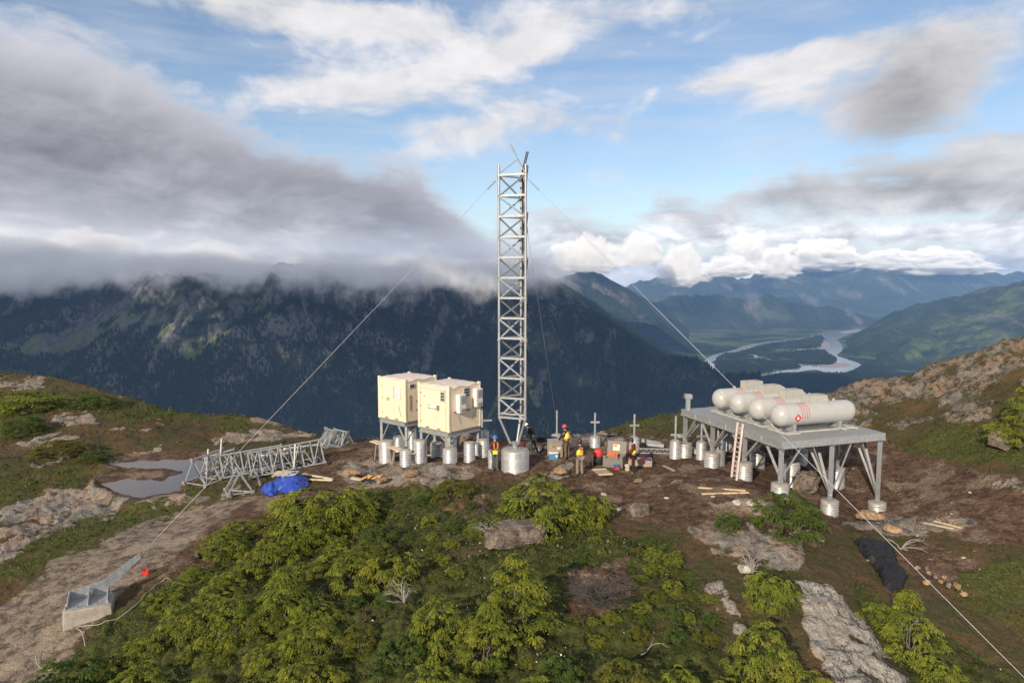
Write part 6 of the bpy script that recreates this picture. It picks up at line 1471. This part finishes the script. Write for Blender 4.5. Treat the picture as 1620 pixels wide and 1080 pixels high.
g = at(716, 731); r = thing('tool_box', 'small black box on the ground at the nearest shelter pier', 'tool box', g, .2); MB().box((0, 0, .12), (.34, .24, .24)).part('box_body', r, M_black, world=False, bevel=.02); MB().tube([(-.1, 0, .24), (-.08, 0, .30), (.08, 0, .30), (.1, 0, .24)], .014, 6).part('handle', r, M_black, world=False)
g = at(231, 908); r = thing('red_box', 'small bright red plastic box on the track edge', 'box', g, .3); m = MB()
for x, y, sx, sy in ((0, -.09, .2, .02), (0, .09, .2, .02), (-.1, 0, .02, .162), (.1, 0, .02, .162)): m.box((x, y, .09), (sx, sy, .18))
m.box((0, 0, .02), (.17, .15, .02)); m.part('box_body', r, M_redcloth, world=False)
g = at(583, 762); r = thing('split_log', 'broken orange log with a dark hollow below the shelters', 'log', g)
for i in range(6):
    a = g + Vector((-.45 + i * .16, .05 * (i % 2), .08)); MB().bar(a, a + Vector((.34, .10 * math.sin(i * 2), .18 + .06 * (i % 3))), .10, .06).part('splinter', r, M_orangewood)
lump('charred_log', 'charred black wood in front of the broken orange log', 'log', g + Vector((.1, -.15, -.02)), (.7, .3, .22), M_ktarp, 61, .4, .5, .8, sub=3)
plank(556, 757, 570, 760, .3, .06, 'short pale board left of the broken orange log', M_ply)
r = thing('timber_stack', 'small stack of wooden bearers at the back pier of the platform', 'timber', at(1090, 718)); g = at(1090, 718)
for i in range(3): MB().bar(g + Vector((-.2, .2 * i, .1)), g + Vector((.5, .2 * i - .1, .1)), .1).part('bearer', r, M_wood)
for i in range(2): MB().bar(g + Vector((-.1 + .4 * i, -.2, .22)), g + Vector((-.1 + .4 * i, .6, .22)), .1).part('bearer', r, M_wood)

# ------------------------------------------------------------------ people
def skin_mesh(name, verts, edges, radii, root=0, sub=1):
    me = bpy.data.meshes.new(name); me.from_pydata([tuple(v) for v in verts], edges, []); o = bpy.data.objects.new(name, me); C.objects.link(o)
    o.modifiers.new('skin', 'SKIN'); 
    for i, r in enumerate(radii):
        s = me.skin_vertices[0].data[i]; s.radius = (r, r) if np.isscalar(r) else r; s.use_root = (i == root)
    if sub: o.modifiers.new('sub', 'SUBSURF').levels = sub; o.modifiers['sub'].render_levels = sub
    bpy.context.view_layer.update(); out = bpy.data.meshes.new_from_object(o.evaluated_get(bpy.context.evaluated_depsgraph_get())); bpy.data.objects.remove(o); out.name = name; return out
def merge(name, meshes):
    bm = bmesh.new()
    for m_ in meshes: bm.from_mesh(m_)
    me = bpy.data.meshes.new(name); bm.to_mesh(me); bm.free(); return me
def person(px, py, yaw, label, pose, mats, height=1.76, group='workers on the site', at_=None):
    g = at_ if at_ is not None else GP(px, py); root = thing('person', label, 'person', g, yaw, group); k = height / 1.76; J = {a: Vector(v) * k for a, v in pose.items()}
    jacket, trousers, helmet, vest = mats; d = lambda n, m_: link(n, m_[0], m_[1], root, smooth=180)
    # body: one continuous figure with head, hands and five fingers each
    names = ['pelvis', 'waist', 'chest', 'neck', 'head', 'crown', 'shL', 'elL', 'wrL', 'paL', 'shR', 'elR', 'wrR', 'paR', 'hiL', 'knL', 'anL', 'toL', 'hiR', 'knR', 'anR', 'toR']
    rad = dict(pelvis=(.15, .11), waist=(.13, .095), chest=(.155, .105), neck=.058, head=(.078, .092), crown=(.066, .078), shL=.066, elL=.044, wrL=.029, paL=(.036, .017), shR=.066, elR=.044, wrR=.029, paR=(.036, .017), hiL=.088, knL=.058, anL=.042, toL=.034, hiR=.088, knR=.058, anR=.042, toR=.034)
    E = [('pelvis', 'waist'), ('waist', 'chest'), ('chest', 'neck'), ('neck', 'head'), ('head', 'crown'), ('chest', 'shL'), ('shL', 'elL'), ('elL', 'wrL'), ('wrL', 'paL'), ('chest', 'shR'), ('shR', 'elR'), ('elR', 'wrR'), ('wrR', 'paR'), ('pelvis', 'hiL'), ('hiL', 'knL'), ('knL', 'anL'), ('anL', 'toL'), ('pelvis', 'hiR'), ('hiR', 'knR'), ('knR', 'anR'), ('anR', 'toR')]
    ix = {n: i for i, n in enumerate(names)}; sc_ = lambda r, f=1, a=0: tuple(q * k * f + a for q in r) if isinstance(r, tuple) else r * k * f + a
    ms = [skin_mesh('body', [J[n] for n in names], [(ix[a], ix[b]) for a, b in E], [sc_(rad[n]) for n in names])]
    fw = (J['head'] - J['neck']); face = pose.get('_face', None); fdir = Vector(pose['face']).normalized(); side = fdir.cross(Vector((0, 0, 1))).normalized(); up = side.cross(fdir).normalized(); hc = J['head'].lerp(J['crown'], .35)
    for S in ('L', 'R'):
        w, p_ = J['wr' + S], J['pa' + S]; f = (p_ - w).normalized(); s_ = f.cross(Vector(pose.get('palm' + S, (0, 0, 1)))).normalized(); dn = f.cross(s_).normalized()
        for i, (o, ln) in enumerate(((-.027, .062), (-.009, .078), (.010, .074), (.028, .056))):
            a = p_ + s_ * o * k - f * .01; ms.append(skin_mesh('finger', [a, a + f * ln * .5 * k - dn * .008 * k, a + f * ln * .85 * k - dn * .03 * k], [(0, 1), (1, 2)], [.0095 * k, .0085 * k, .007 * k]))
        a = w.lerp(p_, .45) - s_ * .022 * k; ms.append(skin_mesh('finger', [a, a - s_ * .026 * k + f * .022 * k, a - s_ * .030 * k + f * .056 * k - dn * .014 * k], [(0, 1), (1, 2)], [.012 * k, .010 * k, .008 * k]))
    ms.append(skin_mesh('nose', [hc + fdir * .088 * k + up * .012 * k, hc + fdir * .112 * k - up * .022 * k, hc + fdir * .090 * k - up * .030 * k], [(0, 1), (1, 2)], [.010 * k, .014 * k, .010 * k]))
    for q in (-1, 1): ms.append(skin_mesh('ear', [hc + side * q * .083 * k + up * .02 * k, hc + side * q * .086 * k - up * .02 * k], [(0, 1)], [.014 * k, .012 * k]))
    body = d('body', (merge('body', ms), M_skin))
    em = MB()
    for q in (-1, 1): em.box(hc + fdir * .088 * k + side * q * .030 * k + up * .012 * k, (.016 * k, .016 * k, .010 * k))
    em.part('eyes', root, M_eye, world=False); em = MB(); em.bar(hc + fdir * .090 * k - up * .052 * k - side * .020 * k, hc + fdir * .090 * k - up * .052 * k + side * .020 * k, .010 * k); em.part('mouth', root, M_pink, world=False)
    # clothes
    jn = ['pelvis', 'waist', 'chest', 'neck', 'shL', 'elL', 'wrL', 'shR', 'elR', 'wrR']; jj = {n: i for i, n in enumerate(jn)}
    jr = dict(pelvis=(.172, .138), waist=(.165, .13), chest=(.178, .135), neck=.070, shL=.088, elL=.066, wrL=.048, shR=.088, elR=.066, wrR=.048)
    JV = [J[n].copy() for n in jn]; JV[0] = J['pelvis'].lerp(J['waist'], -.08)
    d('jacket', (skin_mesh('jacket', JV, [(jj[a], jj[b]) for a, b in E if a in jj and b in jj], [sc_(jr[n]) for n in jn]), jacket))
    tn = ['pelvis', 'hiL', 'knL', 'anL', 'hiR', 'knR', 'anR']; tj = {n: i for i, n in enumerate(tn)}; tr = dict(pelvis=(.168, .132), hiL=.108, knL=.082, anL=.074, hiR=.108, knR=.082, anR=.074)
    TV = [J[n].copy() for n in tn]
    d('trousers', (skin_mesh('trousers', TV, [(tj[a], tj[b]) for a, b in E if a in tj and b in tj], [sc_(tr[n]) for n in tn]), trousers))
    for S in ('L', 'R'): 
        a, t_ = J['an' + S], J['to' + S]; d('boot', (skin_mesh('boot', [a + Vector((0, 0, .09)) * k, a - Vector((0, 0, .03)) * k, t_ + (t_ - a).normalized() * .05 * k], [(0, 1), (1, 2)], [.062 * k, .058 * k, .048 * k]), M_boot))
    if vest:
        vv = [J['pelvis'].lerp(J['waist'], .35), J['waist'], J['chest'], J['chest'].lerp(J['neck'], .55), J['chest'].lerp(J['shL'], .62) + Vector((0, 0, .02)), J['chest'].lerp(J['shR'], .62) + Vector((0, 0, .02))]
        o = d('vest', (skin_mesh('vest', vv, [(0, 1), (1, 2), (2, 3), (2, 4), (2, 5)], [sc_((.186, .152)), sc_((.182, .148)), sc_((.194, .152)), sc_((.10, .095)), sc_(.100), sc_(.100)]), vest))
        ax = (J['chest'] - J['waist']).normalized(); fx = Vector(pose.get('front', (0, 1, 0))).normalized(); sx_ = fx.cross(ax).normalized(); fx = ax.cross(sx_).normalized()
        for w0, w1, nm in ((-.015, .020, 'waist_tape'),):
            n = 20; vs = []; c0 = J['pelvis'].lerp(J['waist'], .75)
            for z in (w0, w1):
                for i in range(n): a = 2 * math.pi * i / n; vs.append(c0 + ax * z + sx_ * math.cos(a) * .198 * k + fx * math.sin(a) * .162 * k)
            d(nm, (MB().add(vs, [(i, (i + 1) % n, (i + 1) % n + n, i + n) for i in range(n)]).part('waist_tape', root, M_tape, world=False).data.copy(), M_tape)) if False else MB().add(vs, [(i, (i + 1) % n, (i + 1) % n + n, i + n) for i in range(n)]).part(nm, root, M_tape, 180, False)
        for sgn, cross in ((-1, 1), (1, 1)):
            for fb in (-1, 1):
                a = J['chest'] + ax * .09 * k + sx_ * sgn * .10 * k + fx * fb * .158 * k; b = J['waist'] - ax * .02 * k + sx_ * (sgn * .10 if fb > 0 else -sgn * .10) * k + fx * fb * .165 * k; mid = (a + b) / 2 + fx * fb * .012 * k
                m = MB(); m.bar(a, mid, .030 * k, .014, fx); m.bar(mid, b, .030 * k, .014, fx); m.part('shoulder_tape', root, M_tape, world=False)
    # hair and helmet
    cr = J['crown']; hd = (J['crown'] - J['head']).normalized(); q = hd.to_track_quat('Z', 'Y').to_matrix()
    m = MB(); m.lathe([(.088 * k, -.10 * k), (.098 * k, -.04 * k), (.096 * k, .02 * k)], 20); m.v = [tuple(cr + q @ Vector(v)) for v in m.v if True]; m.f = [f for f in m.f if (sum(((Vector(m.v[i]) - cr).dot(fdir) for i in f)) / 4) < .03]; m.part('hair', root, M_hair, 180, False)
    m = MB(); m.lathe([(.150 * k, -.012 * k), (.152 * k, -.002 * k), (.118 * k, .010 * k), (.116 * k, .05 * k), (.098 * k, .10 * k), (.060 * k, .132 * k), (.002, .142 * k)], 24); m.v = [tuple(cr + q @ Vector((v[0], v[1], v[2])) + fdir * .012 + up * .012 * k) for v in m.v]; hm = m.part('helmet', root, helmet, 180, False); so = hm.modifiers.new('s', 'SOLIDIFY'); so.thickness = .006
    return root
STAND = dict(pelvis=(0, 0, .95), waist=(0, 0, 1.12), chest=(0, 0, 1.33), neck=(0, .01, 1.50), head=(0, .02, 1.60), crown=(0, .02, 1.68), shL=(-.19, 0, 1.42), elL=(-.25, -.02, 1.14), wrL=(-.24, .08, .90), paL=(-.24, .11, .82), shR=(.19, 0, 1.42), elR=(.25, -.02, 1.14), wrR=(.24, .08, .90), paR=(.24, .11, .82),
             hiL=(-.095, 0, .90), knL=(-.11, .02, .49), anL=(-.12, -.02, .08), toL=(-.14, .15, .035), hiR=(.095, 0, .90), knR=(.11, .02, .49), anR=(.12, -.02, .08), toR=(.14, .15, .035), face=(0, 1, -.15))
def pose(**kw): q = dict(STAND); q.update(kw); return q
hold = pose(elL=(-.27, .06, 1.16), wrL=(-.10, .25, 1.17), paL=(-.03, .28, 1.20), elR=(.27, .06, 1.15), wrR=(.10, .27, 1.14), paR=(.03, .30, 1.16), face=(0, 1, -.4))
person(783, 744, R(200), 'person in a blue helmet and maroon jacket standing before the small pier', hold, (M_maroon, M_denim, M_helm_b, None), 1.72)
bp = GP(783, 744)
pr = [o for o in bpy.data.objects if o.name.startswith('person') and o.parent is None][-1]
# his vest is open orange straps with a yellow pouch
for sgn in (-1, 1):
    m = MB(); m.bar((sgn * .10, .15, 1.40), (sgn * .09, .165, 1.0), .05, .014, (0, 1, 0)); m.bar((sgn * .10, .12, 1.43), (sgn * .11, -.13, 1.43), .05, .014); m.bar((sgn * .11, -.14, 1.40), (-sgn * .10, -.16, 1.0), .05, .014, (0, 1, 0)); m.part('vest_strap', pr, M_tape, world=False)
MB().box((.05, .185, .96), (.24, .03, .20)).part('pouch', pr, M_hivis, world=False, bevel=.01)
bend = pose(pelvis=(0, -.06, .90), waist=(0, .03, 1.06), chest=(0, .15, 1.24), neck=(0, .26, 1.36), head=(0, .33, 1.43), crown=(0, .37, 1.50), shL=(-.19, .17, 1.32), elL=(-.25, .20, 1.06), wrL=(-.15, .38, .93), paL=(-.12, .44, .90), shR=(.19, .17, 1.32), elR=(.27, .10, 1.08), wrR=(.16, .32, .93), paR=(.13, .39, .90), hiL=(-.095, -.06, .86), hiR=(.095, -.06, .86), knL=(-.12, .10, .48), anL=(-.13, .02, .08), toL=(-.14, .19, .035), knR=(.12, -.05, .47), anR=(.14, -.22, .08), toR=(.15, -.06, .035), face=(0, 1, -.75), front=(0, 1, -.4))
person(843, 716, R(72), 'person in a white helmet bending over gear behind the tower pier', bend, (M_dark, M_teal, M_helm_w, None), 1.74)
pr = [o for o in bpy.data.objects if o.name.startswith('person') and o.parent is None][-1]
for sgn in (-1, 1):
    m = MB(); m.bar((sgn * .11, .275, 1.28), (sgn * .11, .15, .98), .07, .014, (0, 1, 0)); m.part('vest_strap', pr, M_hivis, world=False)
reach = pose(chest=(0, .06, 1.31), neck=(0, .12, 1.46), head=(0, .15, 1.56), crown=(0, .16, 1.64), shL=(-.19, .08, 1.40), elL=(-.27, .20, 1.16), wrL=(-.20, .38, .98), paL=(-.18, .45, .93), shR=(.19, .08, 1.40), elR=(.27, .16, 1.14), wrR=(.18, .36, .98), paR=(.15, .43, .93), face=(-.1, 1, -.4))
person(897, 726, R(48), 'person in a red helmet and yellow vest reaching into the tan crate', reach, (M_dark, M_brown, M_helm_r, M_hivis), 1.76)
person(917, 753, R(12), 'person seen from behind in beige trousers and a yellow vest with orange tape', pose(wrL=(-.22, .14, .92), paL=(-.20, .20, .86), elL=(-.29, -.02, 1.15), wrR=(.20, .20, .98), paR=(.16, .26, .96)), (M_dark, M_beige, M_helm_k, M_hivis), 1.76)
work = pose(chest=(0, .03, 1.33), neck=(0, .07, 1.49), head=(0, .10, 1.59), crown=(0, .11, 1.67), elL=(-.26, .12, 1.15), wrL=(-.16, .38, 1.08), paL=(-.14, .45, 1.05), elR=(.26, .12, 1.15), wrR=(.15, .36, 1.06), paR=(.12, .43, 1.03), face=(0, 1, -.5))
person(1002, 750, R(78), 'person in black trousers and yellow vest working at the open grey case', work, (M_maroon, M_blackcl, M_helm_k, M_hivis), 1.74)
